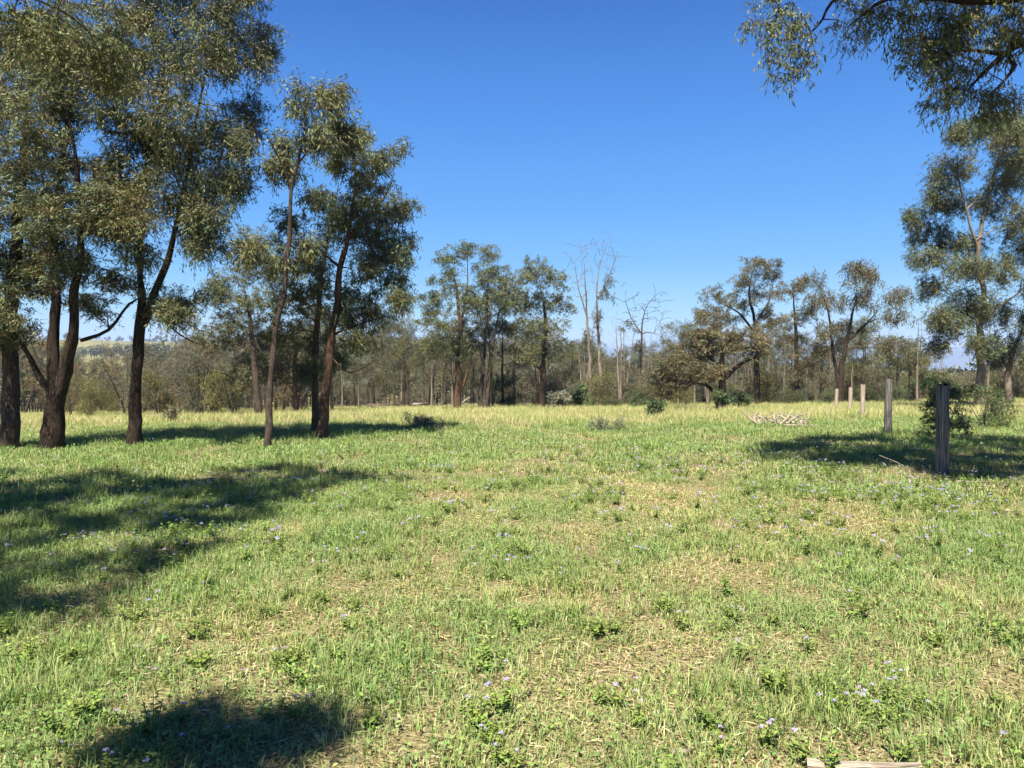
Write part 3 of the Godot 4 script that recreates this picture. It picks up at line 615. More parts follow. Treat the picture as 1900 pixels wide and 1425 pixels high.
		"lobes": [[-6.19,5.42,-0.9,0.1,0.1,0.11,2],[-6.01,5.38,-0.9,0.14,0.1,0.13,3],[-5.88,5.5,-0.9,0.1,0.07,0.09,2],[-5.69,5.17,-0.8,0.1,0.1,0.11,2],[-6,4.96,-0.8,0.08,0.1,0.1,2],[-5.91,4.79,-0.8,0.1,0.07,0.09,2],[-5.73,4.81,-0.8,0.07,0.07,0.08,2],[-5.17,5.19,-0.8,0.15,0.11,0.14,3],[-4.99,5.37,-0.8,0.15,0.15,0.17,3],[-4.71,5.32,-0.8,0.15,0.14,0.16,3],[-4.44,5.31,-0.8,0.17,0.15,0.18,3],[-4.62,4.88,-0.6,0.12,0.15,0.15,4],[-4.33,4.94,-0.7,0.17,0.17,0.19,5],[-4.16,4.78,-0.6,0.19,0.15,0.18,5],[-4.27,4.57,-0.5,0.12,0.07,0.1,2],[-4.15,4.45,-0.4,0.09,0.08,0.09,2],[-4.35,4.27,-0.4,0.08,0.07,0.08,2],[-4.17,4.24,-0.3,0.09,0.05,0.08,2],[-3.92,4.65,-0.5,0.15,0.11,0.14,3],[-3.87,5.15,-0.7,0.24,0.17,0.22,6],[-3.63,5.19,-0.6,0.24,0.17,0.22,6],[-3.46,5.27,-0.5,0.23,0.17,0.22,6],[-3.48,4.94,-0.4,0.15,0.15,0.16,4],[-3.82,4.24,-0.3,0.14,0.09,0.13,5],[-3.73,4.15,-0.3,0.09,0.05,0.08,2],[-3.64,5.54,-1,0.32,0.13,0.24,5],[-4.13,5.43,-0.8,0.24,0.14,0.21,4],[-4.05,5.06,-0.7,0.17,0.14,0.17,4],[-2.2,7.1,0.5,0.9,0.6,0.9,21,3],[-3.6,7.3,-0.6,0.9,0.5,0.9,21,3],[-1,8.1,-0.8,1,0.7,1,25,3],[0.6,8.5,0.6,1,0.7,1,21,3],[-2,8.5,0.8,0.9,0.6,0.9,21,3],[1.6,6.9,0,1,0.8,1,21,3],[-0.2,9.7,0,0.9,0.6,0.9,21,3],[-4.6,7,0.3,0.7,0.4,0.7,14,3],[-3.2,7.9,-1.8,0.9,0.5,0.9,18,3],[0.2,7.1,-2,1,0.7,1,21,3],[0.8,5.9,-2.4,0.9,0.6,0.9,18,3],[2.4,6.1,-1.2,0.9,0.7,0.9,18,3],[-1.2,6.9,-2.6,0.9,0.5,0.9,18,3],[-5,7.3,-0.8,0.8,0.4,0.8,21,3],[-4.2,7.9,0.4,0.8,0.4,0.8,19,3],[-2.8,7.3,-1.2,0.9,0.45,0.9,23,3],[-1.6,7.3,-1.4,0.9,0.5,0.9,23,3],[-4.4,7.5,-1.8,0.8,0.4,0.8,19,3],[-4.5,6.7,2,0.6,0.3,0.6,16,3],[-3.6,7.1,2.2,0.7,0.35,0.7,18,3],[-4.9,7.3,1,0.7,0.35,0.7,16,3],[-2.6,6.7,1.6,0.8,0.4,0.8,18,3],[-5.6,7.1,-0.4,0.7,0.35,0.7,19,3],[-5.2,6.9,-1.6,0.7,0.35,0.7,19,3],[-3.8,6.9,-2.6,0.8,0.4,0.8,21,3],[-2.2,7.1,-3.2,0.8,0.4,0.8,19,3],[-1.2,7.3,0.4,0.9,0.5,0.9,21,3],[-4,6.7,1.2,0.7,0.35,0.7,18,3],[-3.2,6.9,0.6,0.8,0.35,0.8,18,3],[-5.6,6.9,0.8,0.7,0.35,0.7,16,3],[-3.4,6.7,2.9,0.7,0.35,0.7,16,3],[-2.4,6.9,2.6,0.7,0.35,0.7,16,3]]},
	{"called": "gum_tree", "label": "gum with pale sunlit sprays hanging in front of the row of gums", "style": "near", "x": -7.4, "d": 4.6, "leaf": 0.85,
		"stems": [[[0,-0.15,0,0.24],[0.05,1.5,0,0.2],[0.2,3,0.05,0.17],[0.3,4.4,0,0.13],[0.3,5.8,0.1,0.09],[0.2,7.2,0,0.05]],[[0.2,3,0.05,0.09],[1.2,3.9,-0.6,0.06],[2.2,4.7,-1.6,0.035],[2.8,5.1,-3,0.016],[2.9,5.1,-3.8,0.01]],[[0.3,4.2,0,0.09],[1.5,5.2,0.3,0.06],[2.8,5.7,0.2,0.03]],[[0.25,3.6,0,0.08],[0.2,4.5,-1.4,0.06],[0.6,5,-3,0.03],[1,5.1,-4,0.015]]],
		"lobes": [[2.9,4.75,-4,0.5,0.3,0.5,9],[2.5,4.9,-3.4,0.5,0.35,0.6,9],[3,5.4,-3.3,0.6,0.4,0.6,7],[1.9,5.2,-2,0.7,0.4,0.7,19],[1.1,5.2,-1.2,0.8,0.5,0.8,24],[2.9,5.9,0.2,0.8,0.4,0.8,24],[1.9,5.6,0.4,0.8,0.4,0.8,24],[0.6,5.2,-3,0.7,0.4,0.7,19],[0.3,6.6,-0.4,0.9,0.6,0.9,26],[0.2,7.4,0.3,0.8,0.5,0.8,22],[-1,6.2,0,0.9,0.6,0.9,22],[1.4,6.6,-1.4,0.9,0.5,0.9,26],[0.4,5.6,-1.8,0.8,0.5,0.8,22],[2.2,6.4,-1.6,0.8,0.4,0.8,24],[3.4,6.2,-1.2,0.8,0.4,0.8,24],[3.7,6,-2.2,0.6,0.35,0.6,17],[2.6,6.4,-0.6,0.8,0.4,0.8,22],[3.4,6.4,0.9,0.6,0.35,0.6,17],[0.8,6.2,1.6,0.8,0.4,0.8,20],[2,6,1.8,0.6,0.35,0.6,15],[-0.6,5.8,-1.6,0.9,0.5,0.9,22],[-1.2,6,-2.6,0.8,0.4,0.8,19],[2.6,6,2.6,0.7,0.35,0.7,19],[3.4,6.2,2,0.6,0.35,0.6,15],[1.4,6.2,2.8,0.8,0.4,0.8,19],[3.6,6.6,0,0.7,0.35,0.7,19],[4.3,6.3,-1.6,0.6,0.3,0.6,17],[0.6,6.4,3.2,0.6,0.3,0.6,13],[2.6,6,3.8,0.7,0.3,0.6,17],[3.3,6.1,3.2,0.6,0.3,0.6,15],[1.6,6.1,4.2,0.7,0.3,0.6,15]]},
	{"called": "gum_tree", "label": "small gum whose crown throws a shadow on the near grass", "style": "near", "x": -4.8, "d": -3.8, "leaf": 0.85,
		"stems": [[[0,-0.15,0,0.2],[0.1,1.5,0,0.17],[0.3,3,0.05,0.14],[0.5,4.4,0,0.1],[0.7,6,0.1,0.06]],[[0.3,3.2,0,0.08],[1.1,4.3,-1.4,0.06],[2.1,5,-3,0.03],[2.6,5.2,-3.9,0.015]]],
		"lobes": [[2.75,5.2,-4,0.4,0.25,0.22,16],[2.4,5.3,-3.95,0.3,0.2,0.2,7],[0.7,6.4,0,0.8,0.5,0.7,12],[-0.4,5.6,0.5,0.8,0.5,0.8,10],[0.9,5.4,0.4,0.6,0.4,0.6,8]]},
]

func build_trees() -> void:
	var barks := {"stout brown": "bark_grey", "thin leaning": "bark_grey", "orange": "bark_orange", "pale": "bark_pale", "patchy": "bark_orange", "grey": "bark_grey", "narrow": "bark_grey"}
	for t in TREES:
		var at := spot(t.x, t.d)
		var o := thing(t.called, t.label, "tree", at)
		var bark: Material = M.bark_dark
		for k in barks:
			if (t.label as String).contains(k): bark = M[barks[k]]
		var far: float = t.d
		var per := 4
		var tip := 0.010
		var sides := 14
		var sr := 0.24
		if far > 24.0:
			per = 4 if far < 36.0 else 3
			tip = 0.013
			sides = 9
			sr = 0.27
		if t.style == "near":
			per = 4
			tip = 0.006
			sr = 0.21
		if t.style == "dying": tip = 0.026
		if t.style == "near" and t.x < 0.0: per = 8
		grow(o, t.stems, t.lobes, t.style, t.leaf, bark, per, tip, sides, sr)

# ------------------------------------------------------------------ bushland beyond the paddock
func bush_proto(called: String, label: String, group: String, style: String, h: float, w: float, low: float, nl: int, tips: int, bark: Material, stems_n: int, per: int, leaf_scale: float, bare := false) -> Node3D:
	var o := thing(called, label, "tree" if h > 3.2 else "shrub", Vector3.ZERO, group)
	var stems := []
	for s in stems_n:
		var a := rng.randf() * TAU
		var sp := 0.0 if s == 0 else w * 0.35
		var pts := []
		var n := 5
		for k in n:
			var t := float(k) / (n - 1)
			pts.append([cos(a) * sp * t + rng.randf_range(-.08, .08) * h * 0.12 * t, -0.1 if k == 0 else h * 0.86 * t, sin(a) * sp * t + rng.randf_range(-.08, .08) * h * 0.12 * t, lerpf(0.016 * h, 0.003 * h, t)])
		stems.append(pts)
	var lobes := []
	for k in nl:
		var y := lerpf(low, 0.95, pow(rng.randf(), 0.8)) * h
		var a := rng.randf() * TAU
		var reach := w * 0.5 * sqrt(maxf(0.1, 1.0 - pow((y / h - 0.6) / 0.6, 2.0))) * sqrt(rng.randf())
		var r := w * rng.randf_range(0.16, 0.26)
		lobes.append([cos(a) * reach, y, sin(a) * reach, r, r * 0.75, r, tips])
	grow(o, stems, lobes, style if not bare else "dying", leaf_scale, bark, per, 0.010, 7, 0.38)
	return o

# what stands in front of a place in the bushland: bearing (x over d) and a short name
const LANDMARKS := [[-0.60, "three-stemmed gum"], [-0.49, "tall two-stemmed gum"], [-0.32, "thin leaning gum"], [-0.25, "orange leaning gum"], [-0.073, "orange-trunked paddock gum"], [-0.04, "twin-trunked gum"], [0.037, "flat-topped gum"], [0.10, "tall dying gum"], [0.168, "forked dying gum"], [0.27, "low spreading gum"], [0.32, "airy broad-crowned gum"], [0.37, "narrow brownish gum"], [0.426, "umbrella-crowned gum"], [0.52, "small flat-crowned gum"], [0.605, "tall pale-trunked gum"], [0.645, "dark twisted gum"]]

func landmark(b: float) -> String:
	var best := 9.0
	var out := ""
	for l in LANDMARKS:
		if absf(b - l[0]) < best:
			best = absf(b - l[0])
			out = l[1]
	return out

func strew(protos: Array, called: String, spots: Array, smin: float, smax: float) -> void:
	var looks: String = protos[0].get_meta("label")
	for k in spots.size():
		var p: Node3D = protos[k % protos.size()]
		var o: Node3D = p
		if k >= protos.size():
			o = copy_of(p, called)
		o.position = spot(spots[k][0], spots[k][1], 0.05)
		o.set_meta("label", "%s behind the %s" % [looks, landmark(spots[k][0] / spots[k][1])])
		o.rotation.y = rng.randf() * TAU
		var s := rng.randf_range(smin, smax)
		o.scale = Vector3(s * rng.randf_range(.9, 1.1), s * rng.randf_range(.9, 1.1), s)

# places spread over a fan: bearings (x over d) from b0 to b1, distances d0 to d1
func fan(count: int, b0: float, b1: float, d0: float, d1: float) -> Array:
	var out := []
	for k in count:
		var b := lerpf(b0, b1, (k + rng.randf()) / count)
		var d := sqrt(lerpf(d0 * d0, d1 * d1, rng.randf()))
		out.append([b * d, d])
	# mix so that the kinds alternate
	for k in range(out.size() - 1, 0, -1):
		var j := rng.randi_range(0, k)
		var q = out[k]
		out[k] = out[j]
		out[j] = q
	return out

func build_bush() -> void:
	var wl := "bushy grey-green wattle in the bushland"
	var wattles := []
	for k in 3: wattles.append(bush_proto("wattle", wl, "grey wattles beyond the paddock", "wattle", 4.2, 4.2, 0.12, 16, 5, M.bark_grey, 3, 5, 1.1))
	strew(wattles, "wattle", fan(10, -0.52, -0.27, 36, 48), 0.7, 1.0)
	var rl := "rusty brown-leaved bush in the bushland"
	var rusts := []
	for k in 2: rusts.append(bush_proto("rusty_bush", rl, "rusty bushes among the wattles", "rust", 4.6, 4.0, 0.15, 15, 5, M.bark_grey, 3, 5, 1.1))
	strew(rusts, "rusty_bush", fan(7, -0.66, -0.30, 38, 56), 0.7, 1.05)
	var yl := "yellow-green young wattle in the bushland"
	var yels := []
	for k in 2: yels.append(bush_proto("young_wattle", yl, "young yellow-green wattles beyond the paddock", "fresh", 3.0, 2.6, 0.12, 12, 5, M.bark_grey, 3, 5, 1.0))
	strew(yels, "young_wattle", fan(6, -0.60, -0.36, 34, 42) + fan(4, 0.04, 0.5, 40, 47), 0.6, 1.0)
	var gl := "slender grey-barked gum sapling in the bushland"
	var gums := []
	for k in 5: gums.append(bush_proto("bush_sapling", gl, "gum saplings in the bushland", ["thicket", "farleaf", "wattle", "bronze", "olive"][k], 6.2, 2.8, 0.38, 13, 5, M.bark_grey, 1 + k % 2, 4, 1.25))
	strew(gums, "bush_sapling", fan(40, -0.28, 0.10, 46, 90) + fan(32, 0.05, 0.46, 48, 74) + fan(14, -0.72, -0.25, 56, 100), 0.6, 1.0)
	var cl := "stunted open-crowned gum in the bushland"
	var smalls := []
	for k in 2: smalls.append(bush_proto("stunted_gum", cl, "stunted gums behind the fence", "farleaf", 3.6, 2.8, 0.45, 10, 5, M.bark_dark, 1, 4, 1.2))
	strew(smalls, "stunted_gum", fan(12, 0.46, 0.74, 42, 66), 0.6, 1.05)
	var dl := "dark-barked gum with dense olive leaves"
	var darks := []
	for k in 3: darks.append(bush_proto("bushland_gum", dl, "dark gums in the bushland", "olive", 6.8, 3.6, 0.34, 15, 5, M.bark_dark, 1, 4, 1.25))
	strew(darks, "bushland_gum", fan(12, -0.30, 0.05, 40, 60) + fan(5, 0.1, 0.46, 56, 80) + fan(5, -0.7, -0.3, 50, 80), 0.6, 0.95)
	var bl := "bare pale dead sapling with upright twigs"
	var bares := []
	for k in 4: bares.append(bush_proto("dead_sapling", bl, "dead saplings in the bushland", "thicket", 5.2, 1.9, 0.35, 11, 6, M.bark_pale, 1 + k % 2, 0, 1.0, true))
	strew(bares, "dead_sapling", fan(38, -0.10, 0.36, 41, 56) + fan(16, 0.34, 0.72, 40, 56) + fan(6, -0.3, -0.1, 40, 55), 0.5, 1.1)
	var sl := "olive shrub in the bushland undergrowth"
	var shrubs := []
	for k in 4: shrubs.append(bush_proto("bush_shrub", sl, "undergrowth shrubs along the bushland edge", "thicket", 2.2, 2.4, 0.06, 13, 5, M.bark_grey, 4, 4, 1.1))
	strew(shrubs, "bush_shrub", fan(34, -0.02, 0.46, 43, 60) + fan(24, 0.44, 0.74, 44, 62) + fan(10, -0.3, 0.0, 60, 100), 0.55, 1.1)
	var fl := "low fresh green shrub"
	var fresh := []
	for k in 2: fresh.append(bush_proto("green_shrub", fl, "green shrubs at the foot of the bushland", "shrub", 1.5, 1.8, 0.05, 11, 5, M.bark_grey, 4, 4, 1.0))
	strew(fresh, "green_shrub", fan(16, -0.05, 0.70, 40, 47), 0.5, 1.1)

func build_distant_forest() -> void:
	var b := Buf.new()
	for k in 150:
		var q := ball_dir() * pow(rng.randf(), 0.35)
		var p := Vector3(q.x * 2.6, 5.0 + q.y * 2.6, q.z * 2.6)
		var d := (ball_dir() + Vector3(0, -0.3, 0)).normalized()
		leaf(b, p, d, across_of(d), rng.randf_range(0.7, 1.3), rng.randf_range(0.5, 0.9), mottle(Color(.075, .085, .04), 0.25))
	tube(b, [Vector3(0, -0.5, 0), Vector3(0.1, 2.5, 0), Vector3(0, 5, 0.1)], [0.18, 0.15, 0.06], 5, 0.0, Color(.12, .105, .09))
	var m := b.mesh()
	m.surface_set_material(0, M.leaf)
	var xf := []
	var tint := []
	while xf.size() < 5200:
		var r := 115.0 * pow(22.0, rng.randf())
		var a := rng.randf_range(-0.85, 0.85)
		var x := sin(a) * r
		var d := cos(a) * r
		if r > 240.0 and n_low.get_noise_2d(x * 0.05, d * 0.05) < (0.02 if a < -0.2 else -0.1): continue
		if r < 420.0 and a > 0.2 and rng.randf() < 0.7: continue
		var s := rng.randf_range(0.8, 1.5) * (1.0 if r > 260.0 else 0.55)
		xf.append(Transform3D(Basis(Vector3.UP, rng.randf() * TAU).scaled(Vector3(s, s * rng.randf_range(.8, 1.1), s)), spot(x, d)))
		var v := rng.randf_range(0.75, 1.2)
		tint.append(Color(v * rng.randf_range(.9, 1.15), v, v))
	var o := multi("distant_forest", m, xf, tint, self)
	tag(o, "wooded country covering the valley and hills far beyond the paddock", "forest", "", "stuff")

# ------------------------------------------------------------------ fence
func post_mesh(h: float, r: float, seed_: int, lean: float) -> ArrayMesh:
	var b := Buf.new()
	var f := FastNoiseLite.new()
	f.seed = seed_
	f.frequency = 1.0
	var sides := 18
	var rings := 22
	for k in rings + 1:
		var t := float(k) / rings
		var y := -0.3 + t * (h + 0.3)
		for s in sides + 1:
			var a := TAU * (s % sides) / sides
			# split timber: a flat back, rounded front, grooves running up the grain
			var q := r * (1.0 - 0.16 * maxf(0.0, cos(a * 2.0 + seed_)))
			q *= 1.0 + 0.13 * f.get_noise_2d(cos(a) * 2.2 + seed_, sin(a) * 2.2 + t * 0.6) + 0.07 * f.get_noise_2d(cos(a) * 9.0, sin(a) * 9.0 + t * 0.5)
			q *= 1.0 - 0.10 * t
			if k == rings: y = h - 0.02 + 0.035 * f.get_noise_2d(cos(a) * 3.0 + 9.0, sin(a) * 3.0)
			b.add(Vector3(cos(a) * q + lean * y, y, sin(a) * q), Vector3(cos(a), 0, sin(a)), Color.WHITE, Vector2(float(s) / sides, y))
	for k in rings:
		for s in sides:
			var q := k * (sides + 1) + s
			b.tri(q, q + 1, q + sides + 1)
			b.tri(q + 1, q + sides + 2, q + sides + 1)
	var top := rings * (sides + 1)
	var mid := b.add(Vector3(lean * h, h - 0.01, 0), Vector3.UP, Color.WHITE, Vector2(.5, .1))
	for s in sides:
		var v1 := b.v[top + s]
		var v2 := b.v[top + s + 1]
		var c1 := b.add(v1, Vector3.UP, Color.WHITE, Vector2(.5 + v1.x * 3, v1.z * 3))
		var c2 := b.add(v2, Vector3.UP, Color.WHITE, Vector2(.5 + v2.x * 3, v2.z * 3))
		b.tri(mid, c2, c1)
	return b.mesh()

func build_fence() -> void:
	var P := [
		[5.72, 10.17, 1.20, .095, "post", -.02, "thick weathered grey fence post with pale sawn top"],
		[8.02, 16.36, 1.19, .085, "post", .06, "dark weathered fence post standing behind the thick pale-topped post"],
		[10.57, 23.17, 1.0, .075, "pale_post", .0, "tallest of the bleached posts in the dry grass along the fence"],
		[12.93, 29.38, .98, .08, "pale_post", -.02, "pinkish bleached fence post between two bleached posts"],
		[14.35, 34.0, .95, .08, "pale_post", .02, "last bleached fence post before the umbrella-crowned gum"],
		[3.6, 4.4, 1.2, .09, "post", .0, ""],
	]
	var tops := []
	for k in 5:
		var p: Array = P[k]
		var o := thing("fence_post", p[6], "fence post", spot(p[0], p[1]), "old timber posts of the wire fence")
		o.rotation.y = k * 1.3
		part("timber", post_mesh(p[2], p[3], 11 + k * 5, p[5]), M[p[4]], o)
		var st := Buf.new()
		for w in 2:
			var y: float = [0.95, 0.52][w]
			tube(st, [Vector3(-p[3] - .012, y, 0), Vector3(-p[3] * .5, y + .012, p[3] * .95), Vector3(p[3] * .6, y, p[3] * .9), Vector3(p[3] + .012, y - .008, 0)], [.003, .003, .003, .003], 4)
		part("wire_tie", st.mesh(), M.wire, o)
	# strands run on from the last post shown to the next one out of view beside it
	var line := [[14.35, 34.0], [12.93, 29.38], [10.57, 23.17], [8.02, 16.36], [5.72, 10.17], [9.6, 10.9]]
	var names := ["upper slack fence wire strung along the old posts", "lower slack fence wire strung along the old posts"]
	for w in 2:
		var y: float = [0.95, 0.52][w]
		var b := Buf.new()
		for k in line.size() - 1:
			var a := spot(line[k][0], line[k][1]) + Vector3(0.09, y, 0)
			var c := spot(line[k + 1][0], line[k + 1][1]) + Vector3(0.09, y, 0)
			var pts := []
			var rs := []
			for s in 9:
				var t := s / 8.0
				pts.append(a.lerp(c, t) + Vector3(0, -0.10 * sin(t * PI), 0))
				rs.append(0.0032)
			tube(b, pts, rs, 4)
		var o := part("fence_wire", b.mesh(), M.wire, self)
		o.name = numbered("fence_wire")
		tag(o, names[w], "wire", "strands of the wire fence")

# ------------------------------------------------------------------ fallen timber
func stick(label: String, x: float, d: float, turn: float, length: float, r: float, bend: float, mat: Material, called := "fallen_branch", group := "", forks := 1, lift := 0.0) -> Node3D:
	var o := thing(called, label, "branch", spot(x, d), group)
	o.rotation.y = turn
	var b := Buf.new()
	var pts := []
	var rs := []
	var n := 9
	for k in n:
		var t := float(k) / (n - 1)
		var u := (t - 0.5) * length
		var wob := n_clump.get_noise_2d(u * 2.0 + x * 9.0, d) * 0.12 * length
		pts.append(Vector3(u, r * 0.8 + 0.015 + lift * t + absf(wob) * 0.15, bend * sin(t * PI) + wob))
		rs.append(r * lerpf(1.0, 0.45, t))
	tube(b, pts, rs, 9, 0.3, Color.WHITE, true)
	var stem := part("stem", b.mesh(), mat, o)
	for f in forks:
		var k := 3 + f * 2
		var fb := Buf.new()
		var p: Vector3 = pts[mini(k, n - 1)]
		var side := Vector3(rng.randf_range(.3, .9), rng.randf_range(.1, .5), (1.0 if f % 2 == 0 else -1.0) * rng.randf_range(.5, 1.0)).normalized()
		var fl := length * rng.randf_range(.2, .4)
		tube(fb, [p, p + side * fl * .5 + Vector3(0, .02, 0), p + side * fl + ball_dir() * .05], [r * .5, r * .35, r * .12], 6)
		part("side_branch", fb.mesh(), mat, o)
	return o

func build_timber() -> void:
	stick("pale flat splinter of dead wood lying in short grass", -0.70, 3.56, 1.9, 0.17, 0.014, 0.01, M.bleached, "wood_splinter", "", 0)
	stick("small pale chip of bark beside the dead splinter", -0.52, 3.32, 2.3, 0.09, 0.009, 0.01, M.bleached, "bark_chip", "", 0)
	stick("whitish curl of bark in the clover", 0.70, 3.07, 0.5, 0.10, 0.014, 0.02, M.bleached, "bark_chip", "", 0)
	stick("whitish bark fragment nearest the weathered grey log", 0.70, 2.95, 1.1, 0.07, 0.010, 0.01, M.bleached, "bark_chip", "", 0)
	var lg := stick("weathered grey log half sunk in the grass", 1.36, 2.91, 0.02, 0.44, 0.03, 0.015, M.bleached, "log", "", 0)
	lg.set_meta("category", "log")
	stick("white stick lying in the grass below the three-stemmed gum", -8.55, 14.1, -0.5, 0.55, 0.022, 0.05, M.bleached, "fallen_branch", "", 1)
	stick("thin white stick on the grass below the tall two-stemmed gum", -8.0, 13.6, 0.1, 0.5, 0.014, 0.03, M.bleached, "fallen_branch", "", 0)
	stick("curved pale dead stick leaning out of weeds beside the thick fence post", 5.0, 10.0, 2.0, 0.5, 0.012, 0.16, M.bark_pale, "fallen_branch", "", 0, 0.22)
	stick("pale flat offcut in front of the thick fence post", 5.62, 9.35, 0.1, 0.4, 0.02, 0.02, M.bleached, "fallen_branch", "", 0)
	stick("grey stick lying along the weeds near the thick fence post", 4.2, 9.5, 0.05, 0.55, 0.016, 0.05, M.bark_pale, "fallen_branch", "", 0)
	stick("long pale stick lying in dry grass behind the shaded patch", 7.3, 19.2, 0.05, 1.0, 0.03, 0.1, M.bleached, "fallen_branch", "", 0)
	var pile := "bleached dead branch in the heap on the dry grass"
	for k in 13:
		var u := k / 12.0
		var x := 6.25 + u * 1.35 + rng.randf_range(-.1, .1)
		stick(pile, x, 19.9 + rng.randf_range(-.3, .3), rng.randf() * PI, rng.randf_range(.35, .75), rng.randf_range(.02, .045), rng.randf_range(-.15, .15), M.bleached, "dead_branch", "bleached branches heaped in the paddock", 2, rng.randf_range(.12, .38))
	stick("fallen grey tree trunk lying beyond the orange leaning gum", -7.2, 52.0, 0.1, 5.0, 0.2, 0.3, M.bark_grey, "fallen_log", "", 2)
	stick("fallen pale trunk on the bare slope behind the paddock-edge gums", -5.0, 62.0, -0.1, 6.0, 0.22, 0.4, M.bark_pale, "fallen_log", "", 2)

# ------------------------------------------------------------------ single shrubs standing in the paddock
func paddock_shrub(called: String, label: String, x: float, d: float, h: float, w: float, style: String, tips: int, leaf_scale: float, low := 0.15) -> void:
	var o := thing(called, label, "shrub", spot(x, d))
	var stems := []
	for s in 4:
		var a := s * 1.57 + rng.randf()
		stems.append([[0, -0.05, 0, .012], [cos(a) * w * .15, h * .4, sin(a) * w * .15, .009], [cos(a) * w * .3, h * .8, sin(a) * w * .3, .005]])
	var lobes := []
	for k in 8:
		var a := rng.randf() * TAU
		var y := lerpf(low, .92, rng.randf()) * h
		lobes.append([cos(a) * w * .38 * rng.randf(), y, sin(a) * w * .38 * rng.randf(), w * .24, h * .2, w * .24, maxi(2, tips - 2)])
	grow(o, stems, lobes, style, leaf_scale, M.bark_grey, 4, 0.004, 6, 0.14)

func build_small_shrubs() -> void:
	paddock_shrub("shrub", "small dark green shrub standing alone in the open paddock", 5.05, 27.4, 0.75, 0.75, "shrub", 6, 1.1)
	paddock_shrub("shrub", "dark green shrub at the foot of the low spreading gum", 8.75, 32.0, 0.9, 0.9, "shrub", 6, 1.1)
	paddock_shrub("shrub", "bright green shrub on the dry-grass side of the low spreading gum", 10.0, 33.5, 0.8, 1.1, "shrub", 6, 1.1)
	paddock_shrub("shrub", "rounded green shrub at the paddock edge near the pale dying gum", 4.05, 42.0, 1.5, 2.0, "shrub", 9, 1.4)
	paddock_shrub("shrub", "low pale green bush beside the flat-topped gum", 2.6, 40.0, 1.1, 2.0, "wattle", 8, 1.3)
	paddock_shrub("shrub", "small green shrub in front of the bare forked gum", 6.2, 38.0, 0.7, 0.8, "shrub", 6, 1.2)
	paddock_shrub("shrub", "spindly dry weed alone in the yellow grass behind the leaning gum", -12.0, 27.0, 0.6, 0.5, "thicket", 3, 0.8)
	paddock_shrub("shrub", "straggly grey weed in open grass before the flat-topped gum", 2.2, 18.3, 0.34, 1.3, "wattle", 2, 0.5)
	paddock_shrub("shrub", "low grey-green weed mound beyond the orange leaning gum", -2.4, 19.6, 0.30, 1.5, "wattle", 2, 0.6)
	paddock_shrub("shrub", "leafy yellow-green bush growing through the fence between two posts", 8.35, 14.9, 1.2, 1.2, "shrub", 8, 0.75, 0.05)
	paddock_shrub("shrub", "tall thin-leaved bush beyond the fence", 11.2, 18.2, 1.0, 1.6, "shrub", 6, 0.75, 0.05)

# ------------------------------------------------------------------ flowering weeds
func weed_mesh(stems_n: int, h: float, size: float) -> Array:
	var b := Buf.new()
	var heads := []
	for s in stems_n:
		var a := rng.randf() * TAU
		var lean := rng.randf_range(0.2, 1.0)
		var hh := h * rng.randf_range(0.65, 1.1)
		var top := Vector3(cos(a) * lean * hh, hh, sin(a) * lean * hh)
		var mid := top * 0.5 + Vector3(cos(a), 0, sin(a)) * 0.01
		tube(b, [Vector3(0, -0.02, 0), mid, top], [.0024, .002, .0014], 3, 0.0, Color(.17, .2, .07))
		var pairs := 5
		for k in pairs:
			var t := 0.15 + 0.85 * (k + rng.randf() * 0.6) / pairs
			var p := (Vector3.ZERO.lerp(mid, t * 2.0) if t < 0.5 else mid.lerp(top, t * 2.0 - 1.0))
			var turn := rng.randf() * PI
			for side in 2:
				var aa := turn + PI * side
				var dir := Vector3(cos(aa), rng.randf_range(-.15, .55), sin(aa)).normalized()
				var acr := Vector3(-sin(aa), rng.randf_range(-.25, .25), cos(aa)).normalized()
				var L := size * rng.randf_range(.6, 1.15) * lerpf(1.1, 0.6, t)
				leaf(b, p, dir, acr, L, L * 0.62, mottle(Color(.19, .265, .06), 0.28), 0.12)
		heads.append(top)
	return [b.mesh(), heads]

# a domed head of fine lavender threads
func flower_mesh(r: float) -> ArrayMesh:
	var b := Buf.new()
	for k in 7:
		var a := k * 2.4
		var c := Vector3(cos(a), 0, sin(a)) * r * 0.75 * sqrt(k / 7.0) + Vector3(0, r * (0.5 - 0.3 * k / 7.0), 0)
		for j in 9:
			var d := (ball_dir() + Vector3(0, 0.8, 0)).normalized()
			leaf(b, c, d, across_of(d), r * rng.randf_range(.45, .7), r * 0.22, mottle(Color(.50, .45, .66), 0.2), 0.0)
	return b.mesh()

